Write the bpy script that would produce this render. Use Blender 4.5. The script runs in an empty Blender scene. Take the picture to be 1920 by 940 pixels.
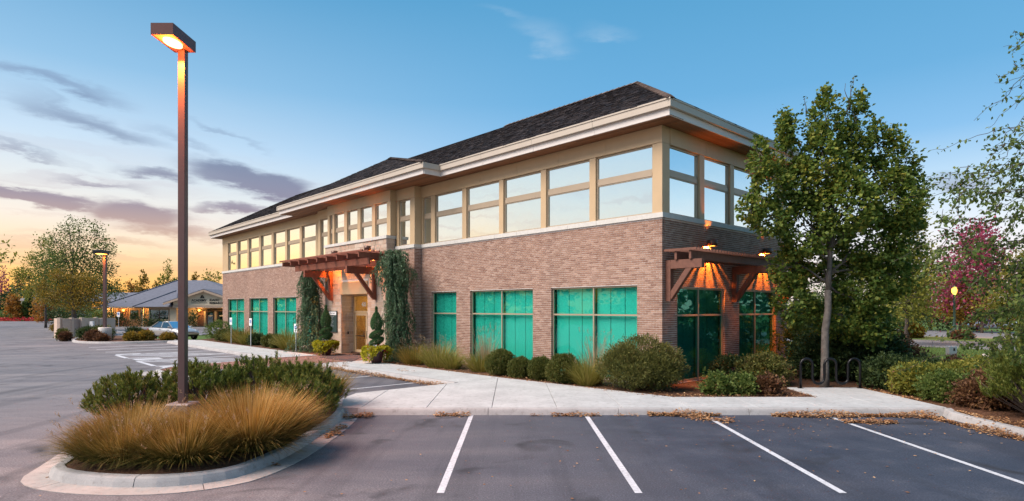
import bpy, bmesh, math, random
import numpy as np
from mathutils import Vector, Matrix
R = math.radians
random.seed(7)
rng = np.random.default_rng(11)
SC = bpy.context.scene
COL = SC.collection

# ------------------------------------------------------------------ camera
cd = bpy.data.cameras.new('camera')
cam = bpy.data.objects.new('camera', cd); COL.objects.link(cam)
cam.location = (0, 0, 2.45); cam.rotation_euler = (R(90), 0, 0)
cd.sensor_width = 36; cd.lens = 1132 / 1920 * 36
cd.shift_y = (578.5 - 470) / 1920
cd.clip_end = 6000; cd.clip_start = .05
SC.camera = cam

# ------------------------------------------------------------------ render look
SC.view_settings.view_transform = 'Standard'
SC.view_settings.look = 'None'
SC.view_settings.exposure = 0.42
SC.view_settings.gamma = 1.0
SC.render.engine = 'CYCLES'
SC.cycles.max_bounces = 6
SC.cycles.transparent_max_bounces = 12
SC.cycles.sample_clamp_indirect = 4
SC.cycles.use_denoising = True

# ------------------------------------------------------------------ sky
SUN_AZ = R(-66)          # left of the view axis, behind the trees at the frame's edge
SUN_EL = R(3)
W = bpy.data.worlds.new('World'); SC.world = W; W.use_nodes = True
nt = W.node_tree; nt.nodes.clear()
def N(t, **k):
    n = nt.nodes.new(t)
    for a, b in k.items(): setattr(n, a, b)
    return n
def Lk(a, b): nt.links.new(a, b)
def M(op, a, b=None, c=None, clamp=False):
    n = N('ShaderNodeMath', operation=op, use_clamp=clamp)
    for i, x in enumerate((a, b, c)):
        if x is None: continue
        if isinstance(x, (int, float)): n.inputs[i].default_value = x
        else: Lk(x, n.inputs[i])
    return n.outputs[0]
def SS(x, lo, hi):
    n = N('ShaderNodeMapRange', interpolation_type='SMOOTHSTEP')
    Lk(x, n.inputs[0]); n.inputs[1].default_value = lo; n.inputs[2].default_value = hi
    return n.outputs[0]
def ramp(x, stops, interp='LINEAR'):
    n = N('ShaderNodeValToRGB'); n.color_ramp.interpolation = interp
    el = n.color_ramp.elements
    while len(el) < len(stops): el.new(.5)
    for e, (p, c) in zip(el, stops): e.position = p; e.color = (*c, 1)
    Lk(x, n.inputs[0]); return n.outputs[0]
def mixc(f, a, b):
    n = N('ShaderNodeMix', data_type='RGBA')
    for i, x in ((0, f), (6, a), (7, b)):
        if isinstance(x, (int, float)): n.inputs[i].default_value = x
        elif isinstance(x, tuple): n.inputs[i].default_value = (*x, 1)
        else: Lk(x, n.inputs[i])
    return n.outputs[2]
tc = N('ShaderNodeTexCoord'); sp = N('ShaderNodeSeparateXYZ'); Lk(tc.outputs['Generated'], sp.inputs[0])
dx, dy, dz = sp.outputs
hl = M('SQRT', M('ADD', M('MULTIPLY', dx, dx), M('MULTIPLY', dy, dy)))
sdot = M('DIVIDE', M('ADD', M('MULTIPLY', dx, math.sin(SUN_AZ)), M('MULTIPLY', dy, math.cos(SUN_AZ))), hl)
ez = M('MAXIMUM', dz, 0.0)
warm = ramp(ez, [(0, (1.0, .36, .03)), (.022, (1.0, .45, .07)), (.05, (1.0, .57, .20)), (.085, (.93, .70, .47)), (.125, (.86, .77, .70)),
                 (.17, (.72, .76, .79)), (.23, (.53, .69, .86)), (.32, (.26, .50, .75)), (.46, (.085, .325, .59)), (1, (.07, .25, .50))])
cool = ramp(ez, [(0, (.86, .74, .66)), (.06, (.92, .83, .83)), (.10, (.86, .87, .93)), (.16, (.58, .76, .93)), (.24, (.24, .51, .82)),
                 (.32, (.14, .41, .71)), (.46, (.088, .34, .61)), (1, (.07, .25, .50))])
tw = SS(sdot, .22, .93)
sky = mixc(tw, cool, warm)
# clouds: long bars low over the sunset, thin veils above
az = M('ARCTAN2', dx, dy); elv = M('ARCSINE', dz)
cmb = N('ShaderNodeCombineXYZ'); Lk(M('MULTIPLY', az, 1.0), cmb.inputs[0]); Lk(M('MULTIPLY', elv, 3.6), cmb.inputs[1])
nA = N('ShaderNodeTexNoise'); nA.inputs['Scale'].default_value = 5.5; nA.inputs['Detail'].default_value = 7; nA.inputs['Roughness'].default_value = .62
Lk(cmb.outputs[0], nA.inputs['Vector'])
nB = N('ShaderNodeTexNoise'); nB.inputs['Scale'].default_value = 2.2; nB.inputs['Detail'].default_value = 4; nB.inputs['Distortion'].default_value = .6
Lk(cmb.outputs[0], nB.inputs['Vector'])
na, nb = nA.outputs[0], nB.outputs[0]
azd = M('ADD', az, M('MULTIPLY', M('SUBTRACT', nb, .5), .16))
eld = M('ADD', elv, M('MULTIPLY', M('SUBTRACT', na, .5), .085))
def blob(px, py, w, h, tilt=0.0, amp=1.0):
    a0 = math.atan2(px - 960, 1132); e0 = math.atan2(578.5 - py, math.hypot(1132, px - 960))
    k = math.cos(a0)
    w_, h_ = w / 1132 * k * k, h / 1132 * k
    u_ = M('DIVIDE', M('SUBTRACT', azd, a0), w_)
    v_ = M('DIVIDE', M('ADD', M('SUBTRACT', eld, e0), M('MULTIPLY', M('SUBTRACT', azd, a0), tilt)), h_)
    return M('MULTIPLY', M('POWER', 2.718, M('MULTIPLY', M('ADD', M('MULTIPLY', u_, u_), M('MULTIPLY', v_, v_)), -1.0)), amp)
cl = None
for b in ((60, 372, 190, 15, .06, 1.15), (275, 405, 95, 22, .08, 1.0), (455, 338, 130, 24, .12, 1.15), (270, 326, 90, 15, .05, .7), (440, 395, 120, 11, .02, .75),
          (-120, 350, 160, 22, .05, .9), (160, 232, 190, 24, .25, .55), (70, 150, 190, 18, .1, .6), (420, 250, 110, 10, .35, .4), (560, 365, 70, 9, .05, .5), (30, 285, 120, 10, .3, .5), (180, 345, 110, 9, .1, .5), (120, 205, 120, 14, .3, .45), (330, 265, 120, 14, .3, .4), (200, 450, 200, 9, .0, .5), (330, 430, 130, 14, .05, .6), (130, 440, 260, 6, .0, .25), (60, 500, 220, 5, .0, .4), (90, 300, 200, 12, .25, .3),
          (1780, 335, 120, 22, .0, .42), (1240, 90, 200, 70, .0, .10)):
    x = blob(*b); cl = x if cl is None else M('MAXIMUM', cl, x)
cden = SS(M('MULTIPLY', cl, M('ADD', .30, M('MULTIPLY', na, 1.5))), .16, .78)
ccol = ramp(elv, [(0, (.75, .30, .12)), (.09, (.62, .36, .26)), (.15, (.24, .19, .29)), (.22, (.15, .20, .34)), (.5, (.2, .35, .6))])
cb = N('ShaderNodeCombineXYZ'); Lk(M('MULTIPLY', azd, 1.5), cb.inputs[0]); Lk(M('MULTIPLY', eld, 30.0), cb.inputs[1])
nC = N('ShaderNodeTexNoise'); nC.inputs['Scale'].default_value = 1.6; nC.inputs['Detail'].default_value = 5; Lk(cb.outputs[0], nC.inputs['Vector'])
bands = M('MULTIPLY', M('MULTIPLY', SS(nC.outputs[0], .46, .66), tw), M('SUBTRACT', 1.0, SS(elv, .10, .30)))
sky = mixc(M('MULTIPLY', bands, .55), sky, ramp(elv, [(0, (.86, .36, .12)), (.08, (.74, .45, .33)), (.16, (.56, .50, .56)), (.3, (.40, .52, .70))]))
sky = mixc(M('MULTIPLY', cden, .92), sky, ccol)
# bright wisps of high cirrus
wis = None
for b in ((1015, 62, 85, 34, .25, .55), (950, 25, 80, 18, .2, .5), (240, 290, 330, 50, .22, .5), (640, 300, 160, 60, .1, .45), (430, 190, 300, 30, .25, .3), (1130, 60, 80, 22, .1, .5)):
    x = blob(*b); wis = x if wis is None else M('MAXIMUM', wis, x)
wd = M('MULTIPLY', SS(M('MULTIPLY', wis, na), .12, .6), .62)
sky = mixc(wd, sky, (.66, .76, .86))
bg1 = N('ShaderNodeBackground'); Lk(sky, bg1.inputs[0]); bg1.inputs[1].default_value = .775
nis = N('ShaderNodeTexSky'); nis.sky_type = 'NISHITA'; nis.sun_disc = False
nis.sun_elevation = SUN_EL; nis.sun_rotation = SUN_AZ; nis.altitude = 800
bg2 = N('ShaderNodeBackground'); Lk(nis.outputs[0], bg2.inputs[0]); bg2.inputs[1].default_value = .018
ad = N('ShaderNodeAddShader'); Lk(bg1.outputs[0], ad.inputs[0]); Lk(bg2.outputs[0], ad.inputs[1])
wo = N('ShaderNodeOutputWorld'); Lk(ad.outputs[0], wo.inputs[0])

# ------------------------------------------------------------------ afterglow: one soft sun from the bright left sky
sd = bpy.data.lights.new('sun', 'SUN'); sd.energy = 4.9; sd.angle = R(42); sd.color = (1.0, .87, .78)
so = bpy.data.objects.new('sun', sd); COL.objects.link(so)
def sun_dir(azm, el): return Vector((math.sin(azm) * math.cos(el), math.cos(azm) * math.cos(el), math.sin(el)))
so.rotation_euler = sun_dir(R(-110), R(47)).to_track_quat('Z', 'Y').to_euler()
so.location = (-40, 10, 40)

# ================================================================== helpers
def link(o, parent=None):
    COL.objects.link(o)
    if parent is not None: o.parent = parent
    return o
def empty(name, loc=(0, 0, 0), rz=0, parent=None):
    o = bpy.data.objects.new(name, None); o.location = loc; o.rotation_euler = (0, 0, rz); o.empty_display_size = .2
    return link(o, parent)
def tag(o, label, cat, group=None):
    o['label'] = label; o['category'] = cat
    if group: o['group'] = group
    return o
def struct(o): o['kind'] = 'structure'; return o
def stuff(o): o['kind'] = 'stuff'; return o
def npmesh(name, V, F, mats=None, smooth=False):
    V = np.asarray(V, np.float32); F = np.asarray(F, np.int32)
    me = bpy.data.meshes.new(name); n, k = F.shape
    me.vertices.add(len(V)); me.vertices.foreach_set('co', V.ravel())
    me.loops.add(n * k); me.loops.foreach_set('vertex_index', F.ravel())
    me.polygons.add(n); me.polygons.foreach_set('loop_start', np.arange(n, dtype=np.int32) * k)
    try: me.polygons.foreach_set('loop_total', np.full(n, k, np.int32))
    except Exception: pass
    me.polygons.foreach_set('use_smooth', np.full(n, bool(smooth)))
    me.update(calc_edges=True)
    for m in (mats or []): me.materials.append(m)
    return me
def obj(name, me, parent=None): return link(bpy.data.objects.new(name, me), parent)
BF = np.array([(0, 3, 2, 1), (4, 5, 6, 7), (0, 1, 5, 4), (1, 2, 6, 5), (2, 3, 7, 6), (3, 0, 4, 7)])
def boxes_np(B):
    B = np.asarray(B, float).reshape(-1, 6); x0, x1, y0, y1, z0, z1 = B.T
    V = np.stack([np.stack(p, -1) for p in ((x0, y0, z0), (x1, y0, z0), (x1, y1, z0), (x0, y1, z0), (x0, y0, z1), (x1, y0, z1), (x1, y1, z1), (x0, y1, z1))], 1)
    F = (np.arange(len(B)) * 8)[:, None, None] + BF[None]
    return V.reshape(-1, 3), F.reshape(-1, 4)
class MB:
    def __init__(s): s.v = []; s.f = []; s.n = 0; s.sm = []
    def add(s, V, F, smooth=False):
        V = [tuple(p) for p in V]
        s.v += V; s.f += [tuple(i + s.n for i in f) for f in F]; s.sm += [smooth] * len(F); s.n += len(V)
        return s
    def box(s, x0, x1, y0, y1, z0, z1):
        V, F = boxes_np([(min(x0, x1), max(x0, x1), min(y0, y1), max(y0, y1), min(z0, z1), max(z0, z1))]); return s.add(V, F.tolist())
    def boxes(s, L):
        for b in L: s.box(*b)
        return s
    def prism(s, poly, z0, z1):
        n = len(poly); z1 = z1 if hasattr(z1, '__len__') else [z1] * n
        V = [(p[0], p[1], z0) for p in poly] + [(p[0], p[1], z) for p, z in zip(poly, z1)]
        a = sum(poly[i][0] * poly[(i + 1) % n][1] - poly[(i + 1) % n][0] * poly[i][1] for i in range(n))
        F = [tuple(range(n, 2 * n)), tuple(range(n - 1, -1, -1))] + [(i, (i + 1) % n, n + (i + 1) % n, n + i) for i in range(n)]
        if a < 0: F = [f[::-1] for f in F]
        return s.add(V, F)
    def beam(s, p, q, w, h, up=(0, 0, 1)):
        p, q = Vector(p), Vector(q); d = (q - p).normalized(); u = Vector(up)
        r = d.cross(u).normalized(); u = r.cross(d).normalized(); V = []
        for c in (p, q):
            for i, j in ((-1, -1), (1, -1), (1, 1), (-1, 1)): V.append(c + r * (w / 2 * i) + u * (h / 2 * j))
        return s.add(V, [(0, 1, 2, 3), (7, 6, 5, 4), (0, 4, 5, 1), (1, 5, 6, 2), (2, 6, 7, 3), (3, 7, 4, 0)])
    def tube(s, pts, r, n=8, cap=True):
        pts = [Vector(p) for p in pts]; m = len(pts); r = r if hasattr(r, '__len__') else [r] * m
        V = []; ref = Vector((.31, .17, .93))
        for i, p in enumerate(pts):
            d = (pts[min(i + 1, m - 1)] - pts[max(i - 1, 0)]).normalized()
            a = d.cross(ref)
            if a.length < .1: a = d.cross(Vector((1, 0, 0)))
            a.normalize(); b = d.cross(a).normalized()
            for k in range(n):
                t = 2 * math.pi * k / n; V.append(p + (a * math.cos(t) + b * math.sin(t)) * r[i])
        F = [(i * n + k, i * n + (k + 1) % n, (i + 1) * n + (k + 1) % n, (i + 1) * n + k) for i in range(m - 1) for k in range(n)]
        s.add(V, F, True)
        if cap: s.f += [tuple(s.n - len(V) + k for k in range(n - 1, -1, -1)), tuple(s.n - n + k for k in range(n))]; s.sm += [False, False]
        return s
    def lathe(s, prof, c=(0, 0, 0), n=20, smooth=True):
        V = [(c[0] + r * math.cos(2 * math.pi * k / n), c[1] + r * math.sin(2 * math.pi * k / n), c[2] + z) for r, z in prof for k in range(n)]
        F = [(i * n + k, i * n + (k + 1) % n, (i + 1) * n + (k + 1) % n, (i + 1) * n + k) for i in range(len(prof) - 1) for k in range(n)]
        return s.add(V, F, smooth)
    def build(s, name, mat, parent=None, bevel=0, seg=1):
        me = bpy.data.meshes.new(name); me.from_pydata([tuple(p) for p in s.v], [], s.f)
        me.polygons.foreach_set('use_smooth', s.sm); me.materials.append(mat); me.update()
        if bevel:
            bm = bmesh.new(); bm.from_mesh(me); bmesh.ops.remove_doubles(bm, verts=bm.verts, dist=1e-5)
            bmesh.ops.bevel(bm, geom=[e for e in bm.edges if len(e.link_faces) == 2 and e.calc_face_angle(0) > .5], offset=bevel, segments=seg, affect='EDGES', profile=.6)
            bm.to_mesh(me); bm.free()
        return obj(name, me, parent)
def copy_tree(o, parent=None):
    c = o.copy(); link(c)
    if parent is not None: c.parent = parent
    for ch in list(o.children): copy_tree(ch, c)
    return c

# ------------------------------------------------------------------ materials
class Mat:
    def __init__(s, name):
        s.m = bpy.data.materials.new(name); s.m.use_nodes = True; s.t = s.m.node_tree
        s.b = s.t.nodes['Principled BSDF']; s.out = s.t.nodes['Material Output']
    def n(s, t, **k):
        x = s.t.nodes.new(t)
        for a, b in k.items(): setattr(x, a, b)
        return x
    def l(s, a, b): s.t.links.new(a, b)
    def coord(s, scale=(1, 1, 1), kind='Object'):
        c = s.n('ShaderNodeTexCoord'); mp = s.n('ShaderNodeMapping'); mp.inputs['Scale'].default_value = scale
        s.l(c.outputs[kind], mp.inputs[0]); return mp.outputs[0]
    def geo(s, scale=(1, 1, 1)):
        c = s.n('ShaderNodeNewGeometry'); mp = s.n('ShaderNodeMapping'); mp.inputs['Scale'].default_value = scale
        s.l(c.outputs['Position'], mp.inputs[0]); return mp.outputs[0]
    def noise(s, vec, scale, detail=4, rough=.55, dist=0):
        x = s.n('ShaderNodeTexNoise'); x.inputs['Scale'].default_value = scale; x.inputs['Detail'].default_value = detail
        x.inputs['Roughness'].default_value = rough; x.inputs['Distortion'].default_value = dist
        s.l(vec, x.inputs['Vector']); return x.outputs[0]
    def ramp(s, f, stops):
        x = s.n('ShaderNodeValToRGB'); el = x.color_ramp.elements
        while len(el) < len(stops): el.new(.5)
        for e, (p, c) in zip(el, stops): e.position = p; e.color = (*c, 1)
        s.l(f, x.inputs[0]); return x.outputs[0]
    def mix(s, f, a, b, mode='MIX'):
        x = s.n('ShaderNodeMix', data_type='RGBA', blend_type=mode)
        for i, v in ((0, f), (6, a), (7, b)):
            if isinstance(v, (int, float)): x.inputs[i].default_value = v
            elif isinstance(v, tuple): x.inputs[i].default_value = (*v, 1)
            else: s.l(v, x.inputs[i])
        return x.outputs[2]
    def math(s, op, a, b=0., clamp=False):
        x = s.n('ShaderNodeMath', operation=op, use_clamp=clamp)
        for i, v in enumerate((a, b)):
            if isinstance(v, (int, float)): x.inputs[i].default_value = v
            else: s.l(v, x.inputs[i])
        return x.outputs[0]
    def bump(s, h, strength=.3, dist=.02):
        x = s.n('ShaderNodeBump'); x.inputs['Strength'].default_value = strength; x.inputs['Distance'].default_value = dist
        s.l(h, x.inputs['Height']); s.l(x.outputs[0], s.b.inputs['Normal'])
    def rnd(s):
        g = s.n('ShaderNodeNewGeometry'); o = s.n('ShaderNodeObjectInfo')
        return s.math('FRACT', s.math('ADD', g.outputs['Random Per Island'], o.outputs['Random']))
    def set(s, col=None, rough=None, metal=None, spec=None):
        if col is not None:
            if isinstance(col, tuple): s.b.inputs['Base Color'].default_value = (*col, 1)
            else: s.l(col, s.b.inputs['Base Color'])
        if rough is not None:
            if isinstance(rough, (int, float)): s.b.inputs['Roughness'].default_value = rough
            else: s.l(rough, s.b.inputs['Roughness'])
        if metal is not None: s.b.inputs['Metallic'].default_value = metal
        if spec is not None: s.b.inputs['Specular IOR Level'].default_value = spec
        return s.m
def plain(name, col, rough=.6, metal=0, var=.18, scale=6, bump=.1, spec=.4):
    m = Mat(name); v = m.geo(); n = m.noise(v, scale, 5); n2 = m.noise(v, scale * 9, 3)
    lo = tuple(c * (1 - var) for c in col); hi = tuple(min(1, c * (1 + var)) for c in col)
    c = m.ramp(m.math('ADD', m.math('MULTIPLY', n, .7), m.math('MULTIPLY', n2, .3)), [(.3, lo), (.7, hi)])
    if bump: m.bump(n2, bump, .01)
    return m.set(c, rough, metal, spec)
def pieces(name, stops, rough=.8, grain=30, bump=.3, dist=.01, gvar=.25, spec=.3):
    m = Mat(name); r = m.rnd(); c = m.ramp(r, stops); n = m.noise(m.geo(), grain, 5)
    g = m.ramp(n, [(.25, (1 - gvar,) * 3), (.75, (1 + gvar * .4,) * 3)])
    c = m.mix(1., c, g, 'MULTIPLY'); w_ = m.noise(m.geo((1, 1, .35)), .55, 4, .6); c = m.mix(1., c, m.ramp(w_, [(.3, (.84, .83, .82)), (.5, (1, 1, 1)), (.72, (1.10, 1.09, 1.08))]), 'MULTIPLY'); m.bump(n, bump, dist)
    return m.set(c, rough, 0, spec)
def leafy(name, stops, trans=.28, rough=.55):
    m = Mat(name); r = m.rnd(); n = m.noise(m.geo(), .9, 2)
    c = m.ramp(m.math('ADD', m.math('MULTIPLY', r, .6), m.math('MULTIPLY', n, .4)), stops)
    m.set(c, rough, 0, .25)
    tr = m.n('ShaderNodeBsdfTranslucent'); m.l(c, tr.inputs[0])
    mx = m.n('ShaderNodeMixShader'); mx.inputs[0].default_value = trans
    m.l(m.b.outputs[0], mx.inputs[1]); m.l(tr.outputs[0], mx.inputs[2]); m.l(mx.outputs[0], m.out.inputs[0])
    return m.m
def glow(name, col, strength):
    m = Mat(name); e = m.n('ShaderNodeEmission'); e.inputs[0].default_value = (*col, 1); e.inputs[1].default_value = strength
    m.l(e.outputs[0], m.out.inputs[0]); return m.m
def glass(name, tint, refl_tint, base, edge):
    m = Mat(name)
    t = m.n('ShaderNodeBsdfTransparent'); t.inputs[0].default_value = (*tint, 1)
    g = m.n('ShaderNodeBsdfGlossy'); g.inputs[0].default_value = (*refl_tint, 1); g.inputs['Roughness'].default_value = .012
    n = m.noise(m.geo(), 1.1, 2); bp = m.n('ShaderNodeBump'); bp.inputs['Strength'].default_value = .10; bp.inputs['Distance'].default_value = .03
    m.l(n, bp.inputs['Height']); oi = m.n('ShaderNodeObjectInfo'); wn = m.n('ShaderNodeTexWhiteNoise', noise_dimensions='1D'); m.l(oi.outputs['Random'], wn.inputs['W'])
    sb = m.n('ShaderNodeVectorMath', operation='SUBTRACT'); m.l(wn.outputs['Color'], sb.inputs[0]); sb.inputs[1].default_value = (.5, .5, .5)      # every pane sits a hair out of true
    sl = m.n('ShaderNodeVectorMath', operation='SCALE'); m.l(sb.outputs[0], sl.inputs[0]); sl.inputs['Scale'].default_value = .035
    av = m.n('ShaderNodeVectorMath', operation='ADD'); m.l(bp.outputs[0], av.inputs[0]); m.l(sl.outputs[0], av.inputs[1]); nv = m.n('ShaderNodeVectorMath', operation='NORMALIZE'); m.l(av.outputs[0], nv.inputs[0]); m.l(nv.outputs[0], g.inputs['Normal'])
    lw = m.n('ShaderNodeLayerWeight'); lw.inputs[0].default_value = .25
    f = m.math('ADD', base, m.math('MULTIPLY', lw.outputs['Fresnel'], edge), True)
    mx = m.n('ShaderNodeMixShader'); m.l(f, mx.inputs[0]); m.l(t.outputs[0], mx.inputs[1]); m.l(g.outputs[0], mx.inputs[2])
    m.l(mx.outputs[0], m.out.inputs[0]); return m.m

mat_brick = pieces('brick', [(0, (.235, .128, .090)), (.25, (.29, .17, .122)), (.75, (.34, .207, .150)), (1, (.41, .27, .205))], .85, 45, .25, .006)
mat_mortar = plain('mortar', (.74, .67, .63), .9, 0, .15, 20, .2)
mat_stone = pieces('stone', [(0, (.43, .31, .23)), (.4, (.50, .38, .29)), (.75, (.56, .45, .36)), (1, (.46, .35, .27))], .85, 11, .35, .015, .18)
mat_cap = plain('cast_stone', (.55, .53, .49), .75, 0, .1, 8, .15)
mat_tan = plain('tan_metal', (.50, .355, .205), .45, .0, .05, 3, .02, .5)
mat_frame = plain('frame_metal', (.40, .315, .225), .4, .25, .05, 3, .02, .5)
mat_fascia = plain('fascia_paint', (.45, .39, .32), .5, 0, .05, 2, .03)
mat_fascia2 = plain('fascia_light_paint', (.63, .58, .54), .5, 0, .05, 2, .03)
mat_wood = pieces('soffit_wood', [(0, (.16, .065, .028)), (.5, (.23, .095, .04)), (1, (.30, .13, .06))], .55, 20, .1, .004)
mat_beam = plain('stained_timber', (.215, .066, .038), .5, 0, .22, 9, .15)
mat_beam2 = plain('weathered_timber', (.15, .062, .040), .6, 0, .25, 9, .2)
mat_shingle = pieces('roof_shingle', [(0, (.012, .011, .013)), (.45, (.025, .021, .024)), (.8, (.045, .036, .036)), (1, (.070, .056, .054))], .9, 14, .5, .02, .4, .2)
mat_ridge = pieces('ridge_shingle', [(0, (.09, .062, .052)), (1, (.19, .135, .11))], .9, 20, .4, .01)
mat_glass_up = glass('coated_glass', (.05, .42, .33), (.93, 1.0, .985), .90, .10)
mat_glass_lo = glass('green_glass', (.43, .86, .805), (.62, .92, .84), .06, .26)
mat_glass_clear = glass('clear_glass', (.85, .86, .82), (.9, .9, .9), .05, .35)
mat_blind = plain('blind_fabric', (.82, .83, .81), .8, 0, .03, 3, .0)
mat_blind_dim = plain('shaded_blind_fabric', (.20, .21, .20), .85, 0, .05, 3, 0)  # blind fabric darkened in colour so the side windows look shaded
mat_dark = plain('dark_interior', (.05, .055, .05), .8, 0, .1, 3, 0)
mat_black = plain('black_metal', (.012, .012, .014), .35, .3, .1, 10, .03)
mat_bronze = plain('bronze_metal', (.115, .062, .045), .4, .4, .12, 5, .04)
mat_pole = plain('bronze_pole_paint', (.115, .070, .066), .38, .2, .10, 3, .03)
mat_white = plain('white_paint', (.75, .75, .74), .5, 0, .04, 5, .02)
mat_blue = plain('blue_paint', (.03, .13, .42), .45, 0, .05, 5, 0)
mat_grey = plain('galvanised_metal', (.42, .44, .45), .45, .5, .1, 8, .05)
mat_lampglow = glow('lamp_lens', (1.0, .66, .22), 4.5)
mat_orange = glow('sodium_lens', (1.0, .38, .05), 9)
def concrete(name, col, crack=0):
    m = Mat(name); v = m.geo(); n = m.noise(v, 1.1, 5, .6); n2 = m.noise(v, 60, 3); n3 = m.noise(v, 7, 5, .7)
    c = m.ramp(n, [(.3, tuple(x * .84 for x in col)), (.7, tuple(min(1, x * 1.08) for x in col))])
    c = m.mix(1., c, m.ramp(n2, [(.3, (.88,) * 3), (.7, (1.05,) * 3)]), 'MULTIPLY')
    c = m.mix(1., c, m.ramp(n3, [(.30, (.66, .645, .62)), (.44, (.96, .96, .96)), (.6, (1.03, 1.03, 1.03))]), 'MULTIPLY')
    m.bump(n2, .15, .006); return m.set(c, .8, 0, .3)
mat_walk = concrete('sidewalk_concrete', (.47, .47, .465))
mat_kerb = concrete('kerb_concrete', (.40, .38, .37))
mat_gutter = concrete('gutter_concrete', (.42, .375, .35))
# ================================================================== site frame: u runs along the long front, v into the building
BX, BY = 4.537, 18.246
AX, AY = -.68110, .73219
VX, VY = .73219, .68110
def WB(u, v, z=0.): return (BX + AX * u + VX * v, BY + AY * u + VY * v, z)
def W2(u, v): return WB(u, v)[:2]

# ------------------------------------------------------------------ ground materials
def asphalt():
    m = Mat('asphalt'); v = m.geo(); s = m.n('ShaderNodeSeparateXYZ'); m.l(v, s.inputs[0])
    big = m.noise(v, .16, 5, .6, .4); mid = m.noise(v, .9, 5, .65); fine = m.noise(v, 42, 4, .7); vx = m.geo((.25, 1.3, 1)); streak = m.noise(vx, .7, 4, .6)
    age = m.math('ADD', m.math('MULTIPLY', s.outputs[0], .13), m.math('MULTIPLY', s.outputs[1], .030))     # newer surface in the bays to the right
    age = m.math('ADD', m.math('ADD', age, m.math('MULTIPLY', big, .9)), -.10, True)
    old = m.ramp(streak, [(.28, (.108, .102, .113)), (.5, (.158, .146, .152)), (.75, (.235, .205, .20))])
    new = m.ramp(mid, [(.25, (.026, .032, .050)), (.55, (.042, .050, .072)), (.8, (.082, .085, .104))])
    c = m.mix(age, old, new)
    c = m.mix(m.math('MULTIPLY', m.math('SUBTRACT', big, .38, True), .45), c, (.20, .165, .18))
    c = m.mix(1., c, m.ramp(fine, [(.28, (.55,) * 3), (.52, (1,) * 3), (.70, (1.9,) * 3)]), 'MULTIPLY')
    tr = m.noise(m.geo((1.6, .10, 1)), .9, 4, .6); c = m.mix(m.math('MULTIPLY', m.math('SUBTRACT', tr, .50, True), 2.2, True), c, (.028, .028, .034))      # tyre tracks
    oil = m.noise(v, .75, 3, .5, .8); c = m.mix(m.math('MULTIPLY', m.math('SUBTRACT', oil, .595, True), 6., True), c, (.022, .021, .024))
    vs = m.n('ShaderNodeTexVoronoi'); vs.inputs['Scale'].default_value = 5.5; m.l(v, vs.inputs['Vector']); spk = m.ramp(vs.outputs['Distance'], [(.035, (1,) * 3), (.06, (0,) * 3)])
    c = m.mix(m.math('MULTIPLY', spk, .45), c, (.34, .30, .27))
    vo = m.n('ShaderNodeTexVoronoi'); vo.feature = 'DISTANCE_TO_EDGE'; vo.inputs['Scale'].default_value = .23
    wv = m.n('ShaderNodeVectorMath', operation='ADD'); m.l(v, wv.inputs[0])
    cn = m.n('ShaderNodeTexNoise'); cn.inputs['Scale'].default_value = .8; cn.inputs['Detail'].default_value = 6; m.l(v, cn.inputs['Vector'])
    sc_ = m.n('ShaderNodeVectorMath', operation='SCALE'); m.l(cn.outputs[1], sc_.inputs[0]); sc_.inputs['Scale'].default_value = 2.6; m.l(sc_.outputs[0], wv.inputs[1]); m.l(wv.outputs[0], vo.inputs['Vector'])
    crack = m.ramp(vo.outputs[0], [(.0, (.45,) * 3), (.006, (1,) * 3)])
    c = m.mix(m.math('MULTIPLY', m.math('SUBTRACT', 1., age), .55), c, m.mix(1., c, crack, 'MULTIPLY'))
    m.bump(fine, .35, .008)
    r = m.ramp(mid, [(.3, (.62,) * 3), (.7, (.85,) * 3)])
    return m.set(c, r, 0, .35)
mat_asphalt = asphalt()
def mulch():
    m = Mat('bark_mulch'); v = m.geo(); n = m.noise(v, 24, 5, .7); n2 = m.noise(v, 1.5, 3)
    c = m.ramp(n, [(.25, (.035, .018, .012)), (.5, (.12, .058, .034)), (.75, (.24, .13, .075))])
    c = m.mix(1., c, m.ramp(n2, [(.3, (.75,) * 3), (.7, (1.15,) * 3)]), 'MULTIPLY'); m.bump(n, .8, .04); return m.set(c, .9, 0, .2)
mat_mulch = mulch()
def grassm():
    m = Mat('lawn'); v = m.geo(); n = m.noise(v, 30, 5, .7); n2 = m.noise(v, .5, 4)
    c = m.ramp(n, [(.25, (.03, .07, .018)), (.55, (.08, .15, .035)), (.8, (.16, .21, .06))])
    c = m.mix(m.math('MULTIPLY', n2, .3), c, (.15, .13, .04)); m.bump(n, .8, .03); return m.set(c, .9, 0, .15)
mat_lawn = grassm()
mat_paint = None
def paintm():
    m = Mat('road_paint'); v = m.geo(); n = m.noise(v, 16, 5, .75); n2 = m.noise(v, 1.2, 3)
    wear = m.ramp(m.math('ADD', m.math('MULTIPLY', n, .75), m.math('MULTIPLY', n2, .25)), [(.33, (.08, .08, .09)), (.42, (.44, .44, .46)), (.6, (.62, .62, .65))])
    m.bump(n, .2, .004); return m.set(wear, .65, 0, .3)
mat_paint = paintm()
mat_road = plain('street_asphalt', (.17, .17, .18), .8, 0, .15, .8, .2)
mat_paver = pieces('clay_paver', [(0, (.20, .085, .065)), (.5, (.30, .135, .10)), (1, (.40, .22, .17))], .85, 30, .25, .006)
mat_rug = plain('entrance_mat', (.085, .052, .050), .95, 0, .2, 40, .5)

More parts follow.
